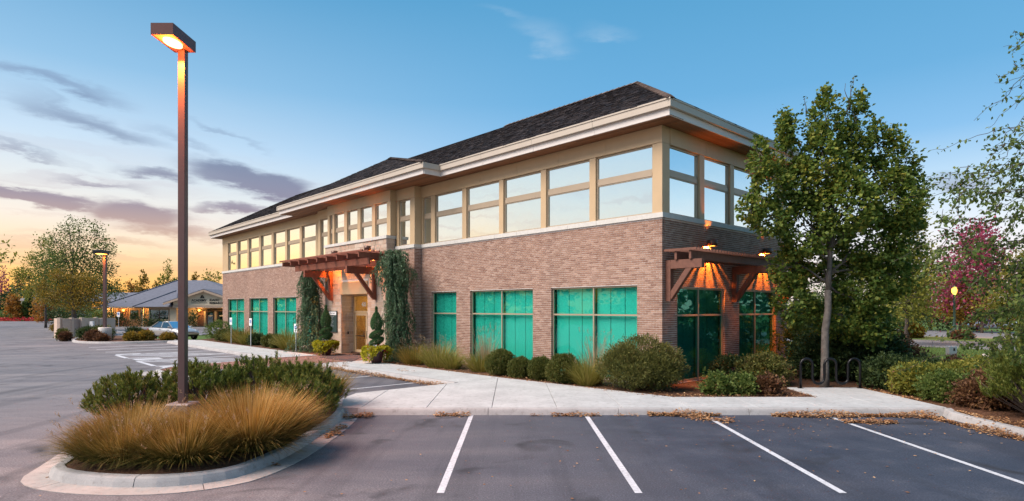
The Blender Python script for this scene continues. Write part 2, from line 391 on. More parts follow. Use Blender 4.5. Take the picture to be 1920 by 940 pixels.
def sheet(name, poly, z, mat, kind='structure', parent=None):
    me = bpy.data.meshes.new(name); me.from_pydata([(p[0], p[1], z) for p in poly], [], [tuple(range(len(poly)))])
    me.materials.append(mat); me.update()
    if me.polygons[0].normal.z < 0: me.flip_normals()
    o = obj(name, me, parent)
    if kind: o['kind'] = kind
    return o
sheet('ground', [(3000 * math.cos(t), 3000 * math.sin(t)) for t in np.linspace(0, 2 * math.pi, 49)[:-1]], -.08, mat_lawn)
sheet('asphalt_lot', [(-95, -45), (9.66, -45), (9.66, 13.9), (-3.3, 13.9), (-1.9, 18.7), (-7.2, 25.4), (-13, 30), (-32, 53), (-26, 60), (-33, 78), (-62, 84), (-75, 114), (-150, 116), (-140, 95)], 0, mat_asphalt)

def arc(cx, cy, r, a0, a1, n=8): return [(cx + r * math.cos(R(a0 + (a1 - a0) * i / n)), cy + r * math.sin(R(a0 + (a1 - a0) * i / n))) for i in range(n + 1)]
def chaikin(P, it=2, closed=True):
    for _ in range(it):
        Q = []; n = len(P)
        for i in range(n if closed else n - 1):
            a, b = P[i], P[(i + 1) % n]
            Q += [(a[0] * .75 + b[0] * .25, a[1] * .75 + b[1] * .25), (a[0] * .25 + b[0] * .75, a[1] * .25 + b[1] * .75)]
        P = Q if closed else [P[0]] + Q + [P[-1]]
    return P
def offset(P, d, closed=True):
    n = len(P); out = []
    for i in range(n):
        a = Vector(P[i - 1] if (closed or i > 0) else P[0]); b = Vector(P[i]); c = Vector(P[(i + 1) % n] if (closed or i < n - 1) else P[-1])
        t = Vector((0, 0))
        if (b - a).length > 1e-6: t += (b - a).normalized()
        if (c - b).length > 1e-6: t += (c - b).normalized()
        t.normalize(); out.append((b.x - t.y * d, b.y + t.x * d))    # left of travel
    return out
def resample(P, step, closed=True):
    Q = list(P) + ([P[0]] if closed else []); L = [0]
    for a, b in zip(Q, Q[1:]): L.append(L[-1] + math.dist(a, b))
    n = max(2, round(L[-1] / step)); out = []; j = 0
    for i in range(n + (0 if closed else 1)):
        t = L[-1] * i / n
        while j < len(Q) - 2 and L[j + 1] < t: j += 1
        f = (t - L[j]) / max(1e-9, L[j + 1] - L[j]); out.append((Q[j][0] * (1 - f) + Q[j + 1][0] * f, Q[j][1] * (1 - f) + Q[j + 1][1] * f))
    return out
def sweep(name, path, prof, mat, parent, closed, seg=3.0, gap=.012, step=.3):
    """kerb pieces: profile (offset to the left, z) swept along the path, cut into cast lengths"""
    P = resample(path, step, closed); n = len(P); k = max(1, round(seg / step)); rings = [offset(P, d, closed) for d, z in prof]
    tot = n if closed else n - 1; i = 0
    while i < tot:
        j = min(i + k, tot); mb = MB(); ids = [q % n for q in range(i, j + 1)]; m = len(prof); V = []
        for q in ids:
            for (d, z), rg in zip(prof, rings): V.append([rg[q][0], rg[q][1], z])
        for e0, e1, sgn in ((0, 1, 1), (len(ids) - 1, len(ids) - 2, 1)):
            dx_, dy_ = P[ids[e1]][0] - P[ids[e0]][0], P[ids[e1]][1] - P[ids[e0]][1]; l = math.hypot(dx_, dy_) + 1e-9
            for c in range(m): V[e0 * m + c][0] += dx_ / l * gap / 2; V[e0 * m + c][1] += dy_ / l * gap / 2
        F = [(r * m + c, r * m + c + 1, (r + 1) * m + c + 1, (r + 1) * m + c) for r in range(len(ids) - 1) for c in range(m - 1)]
        F += [tuple(range(m)), tuple(range((len(ids) - 1) * m + m - 1, (len(ids) - 1) * m - 1, -1))]
        F = [f[::-1] for f in F]; mb.add(V, F); mb.build(name, mat, parent); i = j
KPROF = [(0, -.02), (.035, .085), (.055, .125), (.085, .143), (.20, .145), (.20, -.02)]
def kerb_run(path, closed=False, seg=3.0):
    k = struct(empty('kerb')); sweep('kerb_stone', path, KPROF, mat_kerb, k, closed, seg); return k

# ------------------------------------------------------------------ the planted island with the lamp
ISL = chaikin([(-3.34, 8.9), (-3.34, 13.4), (-3.85, 15.0), (-4.75, 15.6), (-7.6, 13.2), (-8.3, 12.3), (-7.9, 10.9), (-7.28, 9.3), (-6.95, 8.35), (-5.6, 7.85), (-4.2, 7.95)], 3)
a = sum(ISL[i][0] * ISL[(i + 1) % len(ISL)][1] - ISL[(i + 1) % len(ISL)][0] * ISL[i][1] for i in range(len(ISL)))
if a < 0: ISL = ISL[::-1]
g = struct(empty('gutter')); sweep('gutter_pan', ISL, [(0, .001), (.0, .010), (.31, .016), (.31, -.02)], mat_gutter, g, True, 2.4)
isl_k = offset(ISL, .30); kerb_run(isl_k, True, 2.4)
isl_in = offset(ISL, .49)
def mound(name, poly, z, h, mat):
    """planting bed: rim at z, the middle heaped up by h"""
    c = np.mean(poly, 0); mb = MB(); n = len(poly); V = [(p[0], p[1], z) for p in poly]
    for f, hh in ((.75, .55), (.4, .9)): V += [(c[0] + (p[0] - c[0]) * f, c[1] + (p[1] - c[1]) * f, z + h * hh + random.uniform(-.015, .015)) for p in poly]
    V.append((c[0], c[1], z + h)); F = []
    for r in range(2): F += [(r * n + i, r * n + (i + 1) % n, (r + 1) * n + (i + 1) % n, (r + 1) * n + i) for i in range(n)]
    F += [(2 * n + i, 2 * n + (i + 1) % n, 3 * n) for i in range(n)]
    mb.add(V, F, True); return struct(mb.build(name, mat))
mound('planting_bed', isl_in, .12, .10, mat_mulch)

# ------------------------------------------------------------------ pavements of cast slabs
def clip(poly, nx, ny, d, keep):
    out = []
    for i in range(len(poly)):
        a, b = poly[i], poly[(i + 1) % len(poly)]; fa = (a[0] * nx + a[1] * ny - d) * keep; fb = (b[0] * nx + b[1] * ny - d) * keep
        if fa >= 0: out.append(a)
        if fa * fb < 0: t = fa / (fa - fb); out.append((a[0] + (b[0] - a[0]) * t, a[1] + (b[1] - a[1]) * t))
    return out
def slabs(parent, poly, dirx, diry, o, step, cuts=None, z=.145, gap=.012, mat=None, name='slab'):
    ds = [p[0] * dirx + p[1] * diry for p in poly]; k0 = math.floor((min(ds) - o) / step); k1 = math.ceil((max(ds) - o) / step)
    for k in range(k0, k1):
        p = clip(clip(poly, dirx, diry, o + k * step + gap / 2, 1), dirx, diry, o + (k + 1) * step - gap / 2, -1)
        if len(p) < 3: continue
        q = []
        for a_ in p:
            if not q or math.dist(a_, q[-1]) > .01: q.append(a_)
        if math.dist(q[0], q[-1]) < .01: q.pop()
        if len(q) < 3: continue
        ar = abs(sum(q[i][0] * q[(i + 1) % len(q)][1] - q[(i + 1) % len(q)][0] * q[i][1] for i in range(len(q)))) / 2
        if ar < .03: continue
        MB().prism(q, -.02, z).build(name, mat or mat_walk, parent, bevel=.006)
walk = struct(empty('pavement'))
P_in, P_out = W2(4.65, -2.3), W2(4.65, -4.3)
slabs(walk, [(-3.95, 14.055), (4.2, 14.055), (4.2, 15.72), P_in, P_out, (-4.25, 16.42), (-4.35, 15.5)], 1, 0, -.47, 1.52)
slabs(walk, [(4.212, 14.055), (10.12, 14.055), (10.12, 15.72), (4.212, 15.72)], 1, 0, -.47 + 1.52 * 3 + .12, 1.52)
slabs(walk, [(8.0, 15.735), (10.16, 15.735), (10.08, 17.62), (8.03, 17.62)], 0, 1, 15.735, 2.0)
ul, vl = AX, AY
uu = lambda u: BX * AX + BY * AY + u      # projection on the u axis of a point at u
slabs(walk, [W2(4.665, -2.3), W2(13.85, -2.3), W2(13.85, -4.1), W2(4.665, -4.1)], AX, AY, uu(4.66), 1.52)
slabs(walk, [W2(18.05, -2.5), W2(37.2, -2.4), W2(38.4, -2.9), W2(38.6, -3.6), W2(37.6, -4.45), W2(18.05, -4.5)], AX, AY, uu(18.05), 1.52)
sheet('joint_bed', [(-3.95, 14.06), (10.1, 14.06), (10.1, 15.7), (4.2, 15.7), P_in, P_out, (-4.25, 16.4)], .05, mat_dark)
# kerbs in front of the pavements
kerb_run([(9.95, 13.85), (-3.55, 13.85)][::-1], False, 3.05)
kerb_run([W2(13.85, -4.30), W2(4.75, -4.30)], False, 3.05)
kerb_run([W2(38.9, -3.4), W2(38.3, -4.3), W2(37.4, -4.62), W2(18.2, -4.70)], False, 3.05)
kerb_run([(9.98, 14.05), (9.72, 13.5), (9.66, 13.0), (9.66, -12)], False, 3.05)
# ------------------------------------------------------------------ clay paver crossing to the entrance
pv = struct(empty('paver_walkway'))
pav_poly = [(13.99, -9.5), (14.4, -9.9), (15.3, -9.9), (16.3, -9.3), (17.9, -4.8), (17.95, -2.5), (18.0, -1.0), (13.2, -1.0), (13.2, -2.35), (13.87, -2.35), (13.87, -4.2)]
def inpoly(x, y, P):
    c = False; n = len(P)
    for i in range(n):
        (x1, y1), (x2, y2) = P[i], P[i - 1]
        if (y1 > y) != (y2 > y) and x < (x2 - x1) * (y - y1) / (y2 - y1) + x1: c = not c
    return c
sheet('paver_bed', [W2(*p) for p in pav_poly], .136, mat_mortar)
L = []
for i in range(int(5 / .105)):
    for j in range(int(9.2 / .21)):
        u0, v0 = 13.2 + i * .105, -10 + j * .21 + (.105 if i % 2 else 0)
        if inpoly(u0 + .05, v0 + .1, pav_poly): L.append((-u0 - .099, -u0, v0, v0 + .203, .10, .147 + random.uniform(-.002, .002)))
RZ = math.atan2(-AY, -AX)      # local x = -u, y = v
B0 = empty('site_frame_tmp')
def site(name, me, z=0.):
    o = obj(name, me); o.location = (BX, BY, z); o.rotation_euler = (0, 0, RZ); return o
V, F = boxes_np(L); o = site('paver_field', npmesh('paver_field', V, F, [mat_paver])); o['kind'] = 'stuff'; o.matrix_world = Matrix.Identity(4); o.location = (0, 0, 0); o.rotation_euler = (0, 0, 0)
V[:, :2] = np.stack([BX - AX * V[:, 0] + VX * V[:, 1], BY - AY * V[:, 0] + VY * V[:, 1]], 1)
o.data = npmesh('paver_field', V, F, [mat_paver]); o.parent = pv
bpy.data.objects.remove(B0)
kerb_run([W2(*p) for p in [(16.6, -9.4), (15.6, -10.15), (14.5, -10.2), (13.78, -9.6), (13.72, -4.45)]], False, 3.0)
sheet('gutter', [W2(*p) for p in chaikin([(17.0, -9.5), (16.0, -10.7), (14.3, -10.75), (13.3, -10.0), (13.3, -8.6), (15, -8.6)], 2)], .006, mat_gutter)
mt = MB().prism([W2(18.15, -1.35), W2(15.75, -1.25), W2(13.5, -3.1), W2(16.55, -3.1)], .149, .162).build('entrance_mat', mat_rug)
tag(mt, 'dark brown mat lying on the red pavers at the entrance door', 'mat')
# ------------------------------------------------------------------ painted markings
def line(p, q, w=.10, z=.004, name='parking_line'):
    d = Vector((q[0] - p[0], q[1] - p[1])).normalized(); n_ = Vector((-d.y, d.x)) * w / 2
    return sheet(name, [(p[0] + n_.x, p[1] + n_.y), (q[0] + n_.x, q[1] + n_.y), (q[0] - n_.x, q[1] - n_.y), (p[0] - n_.x, p[1] - n_.y)], z, mat_paint)
for x, y1 in ((-.93, 13.84), (1.70, 13.84), (4.41, 13.35), (7.18, 13.55)): line((x, y1), (x - .02, 8.0))
for u in (6.45, 9.2, 11.98): line(W2(u, -4.3), W2(u, -10.2))
for u0, u1 in ((18.35, 19.05), (21.85, 22.45), (23.35, 23.95), (25.7, 26.2), (27.3, 27.7)): pass
for u in (18.7, 22.2, 24.1, 27.1, 29.9, 32.7, 35.5): line(W2(u, -4.75), W2(u, -9.4), .24)
for (u0, u1) in ((18.9, 22.0), (24.3, 26.9)):           # hatched loading aisles between the accessible stalls
    for k in range(9):
        v1 = -4.9 - k * .62
        if v1 - 1.9 < -9.4: break
        line(W2(u0, v1), W2(u1, v1 - 1.9), .19)
    line(W2(u0, -9.4), W2(u1, -9.4), .2)
for u0, u1 in ((17.4, 18.4), (22.6, 23.5), (27.1, 27.6)): sheet('stop_bar', [W2(u0, -9.35), W2(u1, -9.35), W2(u1, -8.2), W2(u0, -8.2)], .0085, mat_paint)
for k, (x, y) in enumerate([(-34, 62), (-38, 58), (-31.5, 66), (-45, 68)]): line((x, y), (x + 5.5, y - 6.5), .12)
# ------------------------------------------------------------------ beds and lawn about the building
def bed(poly, z=.115, name='planting_bed', mat=None): return sheet(name, poly, z, mat or mat_mulch)
bed([W2(-1.2, -2.32), W2(13.2, -2.32), W2(13.2, .1), W2(-1.2, .1)])
bed([W2(18.0, -2.52), W2(38.3, -2.42), W2(41.5, .3), W2(18.0, .3)], .117)
bed([(3.6, 15.725), (8.02, 15.725), (8.04, 17.63), (10.3, 17.63), (11.2, 22), W2(-1.2, 9), W2(.2, 9), W2(.2, -2.3)], .113)
bed([(9.78, -12), (16, -12), (17, 15), (15.5, 21.5), (11.2, 22), (10.0, 17.6), (10.0, 14), (9.8, 13.3)], .109)
sheet('lawn', [(11.0, 21.5), (15.5, 21.3), (17, 15), (40, 9), (60, 16), (25.4, 37.2), (18.5, 47), (7, 40)], .09, mat_lawn)
# street beyond the lawn, to the right
sheet('street', [(5, 62), (24.6, 37.7), (58, -5), (66, 1), (29.5, 45.1), (10, 68)], .10, mat_road)
sheet('street_verge', [(29.5, 45.1), (66, 1), (70, 4), (33.2, 50.9), (14, 74), (10, 68)], .14, mat_lawn)
sheet('street', [(33.2, 50.9), (70, 4), (86, 14), (43.5, 67), (22, 92), (14, 74)], .10, mat_road)
for off in (0, 5.6):
    pth = [(24.6 - 40 * .62 + off * .79, 37.7 + 40 * .79 + off * .62), (24.6 + off * .79, 37.7 + off * .62), (24.6 + 40 * .62 + off * .79, 37.7 - 40 * .79 + off * .62)]
    line(pth[0], pth[2], .13, .106, 'street_line')
kerb_run([(29.4, 45.2), (14, 64.5)][::-1], False, 6); kerb_run([(55, 14.1), (29.4, 45.2)][::-1], False, 6)
# ================================================================== the brick office building
off = empty('office_building', (BX, BY, 0), RZ)
tag(off, 'large two storey brick office building with green windows and dark shingle hip roof', 'building')
def FR(v0=0.): return lambda s0, s1, d0, d1, z0, z1: (-s1, -s0, v0 - d1, v0 - d0, z0, z1)
def RT(u0=0.): return lambda s0, s1, d0, d1, z0, z1: (-u0 + d0, -u0 + d1, s0, s1, z0, z1)
def fboxes(name, face, L, mat, parent, bevel=0): return MB().boxes([face(*b) for b in L]).build(name, mat, parent, bevel)
def cells(s0, s1, z0, z1, ops):
    S = sorted({s0, s1, *[min(max(x, s0), s1) for o in ops for x in o[:2]]}); Z = sorted({z0, z1, *[min(max(x, z0), z1) for o in ops for x in o[2:4]]}); L = []
    for a_, b_ in zip(S, S[1:]):
        run = None
        for c_, d_ in zip(Z, Z[1:]):
            inside = any(o[0] <= (a_ + b_) / 2 <= o[1] and o[2] <= (c_ + d_) / 2 <= o[3] for o in ops)
            if inside:
                if run: L.append((a_, b_, *run)); run = None
            else: run = (run[0] if run else c_, d_)
        if run: L.append((a_, b_, *run))
    return L
CP, CH = .0677, .0570
def brick_boxes(s0, s1, z0, z1, ops, reveal=.13):
    out = []
    for r in range(int((z1 - z0) / CP)):
        za = z0 + r * CP; zm = za + CH / 2
        cuts = sorted([(o[0], o[1]) for o in ops if o[2] <= zm <= o[3]]); runs = []; x = s0
        for a_, b_ in cuts:
            if a_ > x: runs.append((x, a_, x > s0, True))
            x = max(x, b_)
        if x < s1: runs.append((x, s1, x > s0, False))
        for a_, b_, la, lb in runs:
            k = math.floor((a_ - .1016 * (r % 2)) / .2032); run = []
            while True:
                p = k * .2032 + .1016 * (r % 2); k += 1
                p0, p1 = max(p, a_ - (.006 if la else 0)), min(p + .193, b_ + (.006 if lb else 0))
                if p >= b_: break
                if p1 - p0 < .03: continue
                run.append([p0, p1, -.04])
            if not run: continue
            if la: run[0][0], run[0][2] = a_ - .006, -reveal
            if lb: run[-1][1], run[-1][2] = b_ + .006, -reveal
            for p0, p1, dd in run: out.append((p0, p1, dd, .007 + random.uniform(-.002, .002), za, za + CH))
    return out
brick_cache = {}
def brick_wall(face, s0, s1, z0, z1, ops, singles=0, reveal=.13, sstart=0., header=False):
    w = fboxes('brick_wall', face, [(a_, b_, -reveal - .02, 0, c_, d_) for a_, b_, c_, d_ in cells(s0, s1, z0, z1, ops)], mat_mortar, off)
    L = brick_boxes(s0 + sstart, s1, z0, z1, ops, reveal); fld = []
    if header: L = [(s0 + sstart, b[1], -.10, *b[3:]) if b[0] < s0 + sstart + .045 else b for b in L]
    L.sort(key=lambda b: (b[0] + b[1]) / 2 + abs(b[4] - 3.6) * .35 + (9 if b[4] < 1.25 else 0))
    for i, b in enumerate(L):
        bx = face(*b)
        if i < singles:
            dims = tuple(round(bx[j + 1] - bx[j], 3) for j in (0, 2, 4))
            if dims not in brick_cache:
                V, F = boxes_np([(0, dims[0], 0, dims[1], 0, dims[2])]); brick_cache[dims] = npmesh('brick', V, F, [mat_brick])
            o = obj('brick', brick_cache[dims], w); o.location = (bx[0], bx[2], bx[4])
        else: fld.append(bx)
    V, F = boxes_np(fld); stuff(obj('brick_field', npmesh('brick_field', V, F, [mat_brick]), w)); return w
def window(face, s0, s1, z0, z1, rails=(), mulls=(), fw=.055, d=-.10, gm=None, blinds=True, nb=3, bd=.13, bm=None):
    """one window: frame with mullions and rails, a pane in every light, fabric blinds behind"""
    fr = [(s0, s1, d - .05, d + .03, z1 - fw, z1), (s0, s1, d - .05, d + .03, z0, z0 + fw), (s0, s0 + fw, d - .05, d + .03, z0 + fw, z1 - fw), (s1 - fw, s1, d - .05, d + .03, z0 + fw, z1 - fw)]
    zs = [z0 + fw]; 
    for a_, b_ in rails: zs += [a_, b_]
    zs += [z1 - fw]; ss = [s0 + fw]
    for m_ in mulls: ss += [m_ - fw / 2, m_ + fw / 2]
    ss += [s1 - fw]
    for a_, b_ in rails:
        fr.append((s0 + fw, s1 - fw, d - .05, d + .022, a_, b_))
        if b_ - a_ > .12: fr.append((s0 + fw, s1 - fw, d + .0225, d + .04, a_ + .035, b_ - .09))
    for i in range(len(mulls)):
        for j in range(0, len(zs), 2): fr.append((ss[2 * i + 1], ss[2 * i + 2], d - .05, d + .026, zs[j], zs[j + 1]))
    w = fboxes('window', face, fr, mat_frame, off)
    for i in range(0, len(ss), 2):
        for j in range(0, len(zs), 2):
            fboxes('pane', face, [(ss[i], ss[i + 1], d - .014, d - .006, zs[j], zs[j + 1])], gm or mat_glass_lo, w)
    if blinds:
        for i in range(0, len(ss), 2):
            for k in range(nb):
                a_ = ss[i] + (ss[i + 1] - ss[i]) * k / nb; b_ = ss[i] + (ss[i + 1] - ss[i]) * (k + 1) / nb
                fboxes('blind', face, [(a_ + .012, b_ - .012, d - bd - .01, d - bd, z0 + .04, z1 - .04)], bm or mat_blind, w)
    return w
F0, FI, FC = FR(0), FR(-.38), FR(-.70)
R0 = RT(0)
WT, TRZ = 3.18, (2.205, 2.26)
front_ops = [(.9, 4.6, .14, WT), (5.52, 9.2, .14, WT), (10.12, 11.95, .14, WT)]
left_ops = [(23.0, 25.5, .14, WT), (26.35, 30.02, .14, WT), (30.96, 34.4, .14, WT), (35.42, 39.0, .14, WT)]
right_ops = [(.82, 3.86, .13, 3.12), (4.88, 7.9, .13, 3.12)]
brick_wall(F0, 0, 12.73, .02, 5.2, front_ops, 150, sstart=-.006, header=True)
brick_wall(R0, .02, 8.92, .02, 5.2, right_ops, 150, sstart=.092)
brick_wall(F0, 22.5, 40.2, .02, 5.2, left_ops)
brick_wall(FI, 12.73, 14.33, .02, 5.2, [], reveal=.04)
brick_wall(FI, 20.62, 22.5, .02, 5.2, [], reveal=.04)
brick_wall(RT(12.73), -.37, .0, .02, 5.2, [], reveal=.04)
for o in front_ops: window(F0, o[0], o[1], o[2], o[3], [TRZ], [(o[0] + o[1]) / 2 - .03] if o[1] - o[0] > 3 else [], nb=3)
for o in left_ops: window(F0, o[0], o[1], o[2], o[3], [TRZ], [(o[0] + o[1]) / 2], nb=2)
for o in right_ops: window(R0, o[0], o[1], o[2], o[3], [(2.20, 2.26)], [(o[0] + o[1]) / 2 - .1], nb=2, bm=mat_blind_dim)
fboxes('window_sill', R0, [(s0 - .02, s1 + .02, -.12, .035, .04, .125) for s0, s1, *_ in right_ops], mat_cap, off)
fboxes('window_sill', F0, [(s0 - .02, s1 + .02, -.12, .035, .05, .135) for s0, s1, *_ in front_ops + left_ops], mat_cap, off)
# dark cores behind the glass, and the far sides
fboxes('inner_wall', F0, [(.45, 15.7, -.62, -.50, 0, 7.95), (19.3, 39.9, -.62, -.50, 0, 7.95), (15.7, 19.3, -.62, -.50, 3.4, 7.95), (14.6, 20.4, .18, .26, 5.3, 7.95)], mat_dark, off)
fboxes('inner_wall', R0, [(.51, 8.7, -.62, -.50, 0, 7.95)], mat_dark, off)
plain_brick = plain('brick_far_side', (.26, .165, .145), .9, 0, .15, 12, .2)
MB().boxes([(-40.2, -39.95, .16, 8.92, 0, 7.98), (-39.95, -.14, 8.68, 8.90, 0, 7.98)]).build('rear_wall', plain_brick, off)
# sill course of cast stone lengths
def sill_run(face, s0, s1, z, d1=.06, h=.15, step=1.22, db=-.14):
    n = max(1, round((s1 - s0) / step))
    for i in range(n):
        a_ = s0 + (s1 - s0) * i / n; b_ = s0 + (s1 - s0) * (i + 1) / n
        fboxes('sill_stone', face, [(a_ + (.004 if i else 0), b_ - .004, db, d1, z, z + h)], mat_cap, off)
sill_run(F0, -.06, 12.73, 5.205); sill_run(R0, .145, 8.97, 5.205); sill_run(F0, 22.5, 40.25, 5.205)
sill_run(FI, 12.68, 14.28, 5.205); sill_run(FI, 20.67, 22.55, 5.205); sill_run(FR(-.85), 14.26, 20.69, 5.722, db=-.2, h=.14)
fboxes('sill_stone', F0, [(12.68, 12.9, .061, .235, 5.205, 5.355)], mat_cap, off); fboxes('sill_stone', F0, [(14.26, 14.5, .30, .645, 5.722, 5.862)], mat_cap, off)
# upper storey: posts, windows, frieze
RA = (6.49, 6.74); ZT, ZW = 7.475, 5.357
def upper(face, ops, s0, s1, zb=ZW, dpost=.40, seam=2.3, nbl=1):
    xs = [s0] + [x for o in ops for x in o] + [s1]
    for i in range(0, len(xs), 2):
        if xs[i + 1] - xs[i] > .02: fboxes('post', face, [(xs[i], xs[i + 1], -dpost, .012, zb, ZT)], mat_tan, off, bevel=.006)
    for a_, b_ in ops: window(face, a_, b_, zb, ZT - .004, [RA], [], .05, -.085, mat_glass_up, True, nbl, .22)
    n = max(1, round((s1 - s0) / seam))
    for i in range(n):
        a_ = s0 + (s1 - s0) * i / n; b_ = s0 + (s1 - s0) * (i + 1) / n
        fboxes('frieze_panel', face, [(a_ + (.005 if i else 0), b_ - (.005 if i < n - 1 else 0), -dpost, .03, ZT + .004, 7.985)], mat_tan, off)
r_up = [(.34, 2.56), (2.83, 4.85), (5.12, 7.15), (7.40, 9.45), (9.73, 11.68), (11.97, 12.60)]
upper(F0, r_up, -.012, 12.73)
upper(R0, [(.41, 2.17), (2.47, 4.22), (4.50, 6.22), (6.5, 8.2)], .405, 8.93)
l_up = [(22.75, 23.35), (23.62, 25.55), (25.85, 27.75), (28.05, 29.95), (30.3, 32.2), (32.55, 34.5), (34.8, 36.75), (37.05, 38.95)]
upper(F0, l_up, 22.5, 40.2)
upper(FI, [(13.08, 14.02)], 12.70, 14.22); upper(FI, [(20.95, 22.2)], 20.66, 22.52)
upper(FC, [(14.55, 15.62), (15.93, 17.05), (17.36, 18.45), (18.76, 19.86), (20.08, 20.42)], 14.23, 20.65, 5.868)
# eaves: soffit boards, fascia, gutter
def eave(face, s0, s1, d=0., inner=-.05, mit=(0, 0), so=None):
    q = max(1, round((s1 - s0) / 3.05))
    for i in range(q):
        a_, b_ = s0 + (s1 - s0) * i / q + (.003 if i else 0), s0 + (s1 - s0) * (i + 1) / q - (.003 if i < q - 1 else 0)
        fboxes('fascia', face, [(a_, b_, d + .66 + random.uniform(0, .002), d + .70 + random.uniform(-.002, .001), 7.985, 8.205)], mat_fascia2, off, bevel=.005)
        a_ -= mit[0] if i == 0 else 0; b_ += mit[1] if i == q - 1 else 0
        fboxes('gutter', face, [(a_, b_, d + .70, d + .80 + random.uniform(-.003, .002), 8.20, 8.43)], mat_fascia, off, bevel=.006)
        fboxes('gutter_lip', face, [(a_, b_, d + .8025, d + .822, 8.405, 8.452)], mat_fascia, off)
    s0 = s0 if so is None else so; n = math.ceil((d + .66 - inner) / .14); L = []
    for i in range(n):
        a_ = inner + (d + .66 - inner) * i / n; b_ = inner + (d + .66 - inner) * (i + 1) / n
        k = max(1, int((s1 - s0) / 3.6)); o_ = random.uniform(-.8, .8)
        xs = [s0] + [s0 + (s1 - s0) * (q + 1) / k + o_ for q in range(k - 1)] + [s1]
        L += [face(x0, x1 - .004, a_ + .004, b_ - .004, 7.99, 8.012) for x0, x1 in zip(xs, xs[1:])]
    V, F = boxes_np(L); stuff(obj('soffit_boards', npmesh('soffit_boards', V, F, [mat_wood]), off))
eave(F0, -.70, 10.32, mit=(.10, 0)); eave(F0, 25.22, 41.0, mit=(0, .10))
eave(F0, 10.36, 25.18, .84, -.05)
eave(R0, -.655, 9.62, mit=(.045, 0), so=.056)
for q in ((-10.36, -10.32, -1.50, -.66, 7.985, 8.205), (-25.22, -25.18, -1.50, -.66, 7.985, 8.205)): MB().box(*q).build('fascia', mat_fascia2, off)
MB().boxes([(-10.32, -10.22, -1.64, -.80, 8.20, 8.43), (-25.32, -25.22, -1.64, -.80, 8.20, 8.43), (-10.36, -10.321, -1.64, -1.54, 8.2, 8.43)]).build('gutter', mat_fascia, off)
for q in ((-41.04, -41.0, -.66, 9.62, 7.985, 8.205), (-41.0, .66, 9.62, 9.66, 7.985, 8.205)): MB().box(*q).build('fascia', mat_fascia2, off)
# roof
EZ, RZT, RV = 8.44, 11.5, 4.45
roof = MB()
A_, B_, C_, D_ = (.80, -.80, EZ), (-41.10, -.80, EZ), (-41.10, 9.70, EZ), (.80, 9.70, EZ)
P_, Q_ = (-4.05, RV, RZT), (-36.3, RV, RZT)
cR, cL, pk = (-10.24, -1.62, EZ), (-25.30, -1.62, EZ), (-17.75, 1.38, 10.45)
bR, bL, bk = (-10.24, -.80, EZ), (-25.30, -.80, EZ), (-17.75, 2.66, 10.45)
dn = lambda p: (p[0], p[1], p[2] - .02)
roof.add([A_, B_, C_, D_, P_, Q_], [(1, 0, 4, 5), (0, 3, 4), (3, 2, 5, 4), (2, 1, 5), (0, 1, 2, 3)])
roof.add([cR, cL, pk, bR, bL, bk], [(1, 0, 2), (0, 3, 5, 2), (4, 1, 2, 5), (0, 1, 4, 3)])
rf = roof.build('roof', mat_shingle, off)
def shingles(p0, p1, apex_l, apex_r, avoid=None, expo=.17):
    """courses of shakes on the slope p0-p1 (eave) up to apex_r-apex_l"""
    p0, p1, ar, al = map(Vector, (p0, p1, apex_r, apex_l)); e = (p1 - p0).normalized(); Ln = (p1 - p0).length
    nrm = e.cross(ar - p0).normalized()
    if nrm.z < 0: nrm = -nrm
    up = nrm.cross(e).normalized()
    if up.z < 0: up = -up
    H_ = (ar - p0).dot(up); xr0 = (ar - p0).dot(e); xl0 = (al - p0).dot(e); Vs = []
    n = int(H_ / expo)
    for r in range(n):
        y = r * expo; f = (y + expo) / H_; lo = xr0 * f; hi = Ln + (xl0 - Ln) * f; x = lo - random.uniform(0, .1)
        while x < hi - .05:
            w = random.uniform(.13, .30); x1 = min(x + w - .008, hi)
            if x1 - max(x, lo) > .04:
                xa = max(x, lo); q = p0 + e * ((xa + x1) / 2) + up * (y + expo / 2)
                if avoid is None or not avoid(q):
                    yo = y + random.uniform(-.022, .016); t = random.uniform(.016, .034)
                    for xx, yy, zz in ((xa, yo, .002), (x1, yo, .002), (x1, yo + expo * 1.25, .002), (xa, yo + expo * 1.25, .002), (xa, yo, t), (x1, yo, t), (x1, yo + expo * 1.25, .006), (xa, yo + expo * 1.25, .006)):
                        Vs.append(p0 + e * xx + up * yy + nrm * zz)
            x += w
    V = np.array([tuple(v) for v in Vs]); nb = len(V) // 8
    F = (np.arange(nb) * 8)[:, None, None] + BF[None]
    if e.cross(up).dot(nrm) < 0: F = F[:, :, ::-1]
    stuff(obj('shingle_courses', npmesh('shingle_courses', V, F.reshape(-1, 4), [mat_shingle]), rf))
zmain = lambda q: EZ + (q.y + .8) * (RZT - EZ) / (RV + .8)
def under_cross(q):   # main-slope shingles hidden below the entrance roof
    t = abs(-q.x - 17.75) / 7.47
    return t < 1 and q.y < 2.66 and (EZ + (1 - t) * 2.01) > q.z + .02
shingles(A_, B_, Q_, P_, under_cross)
shingles(D_, A_, P_, P_)
shingles(cR, cL, pk, pk)
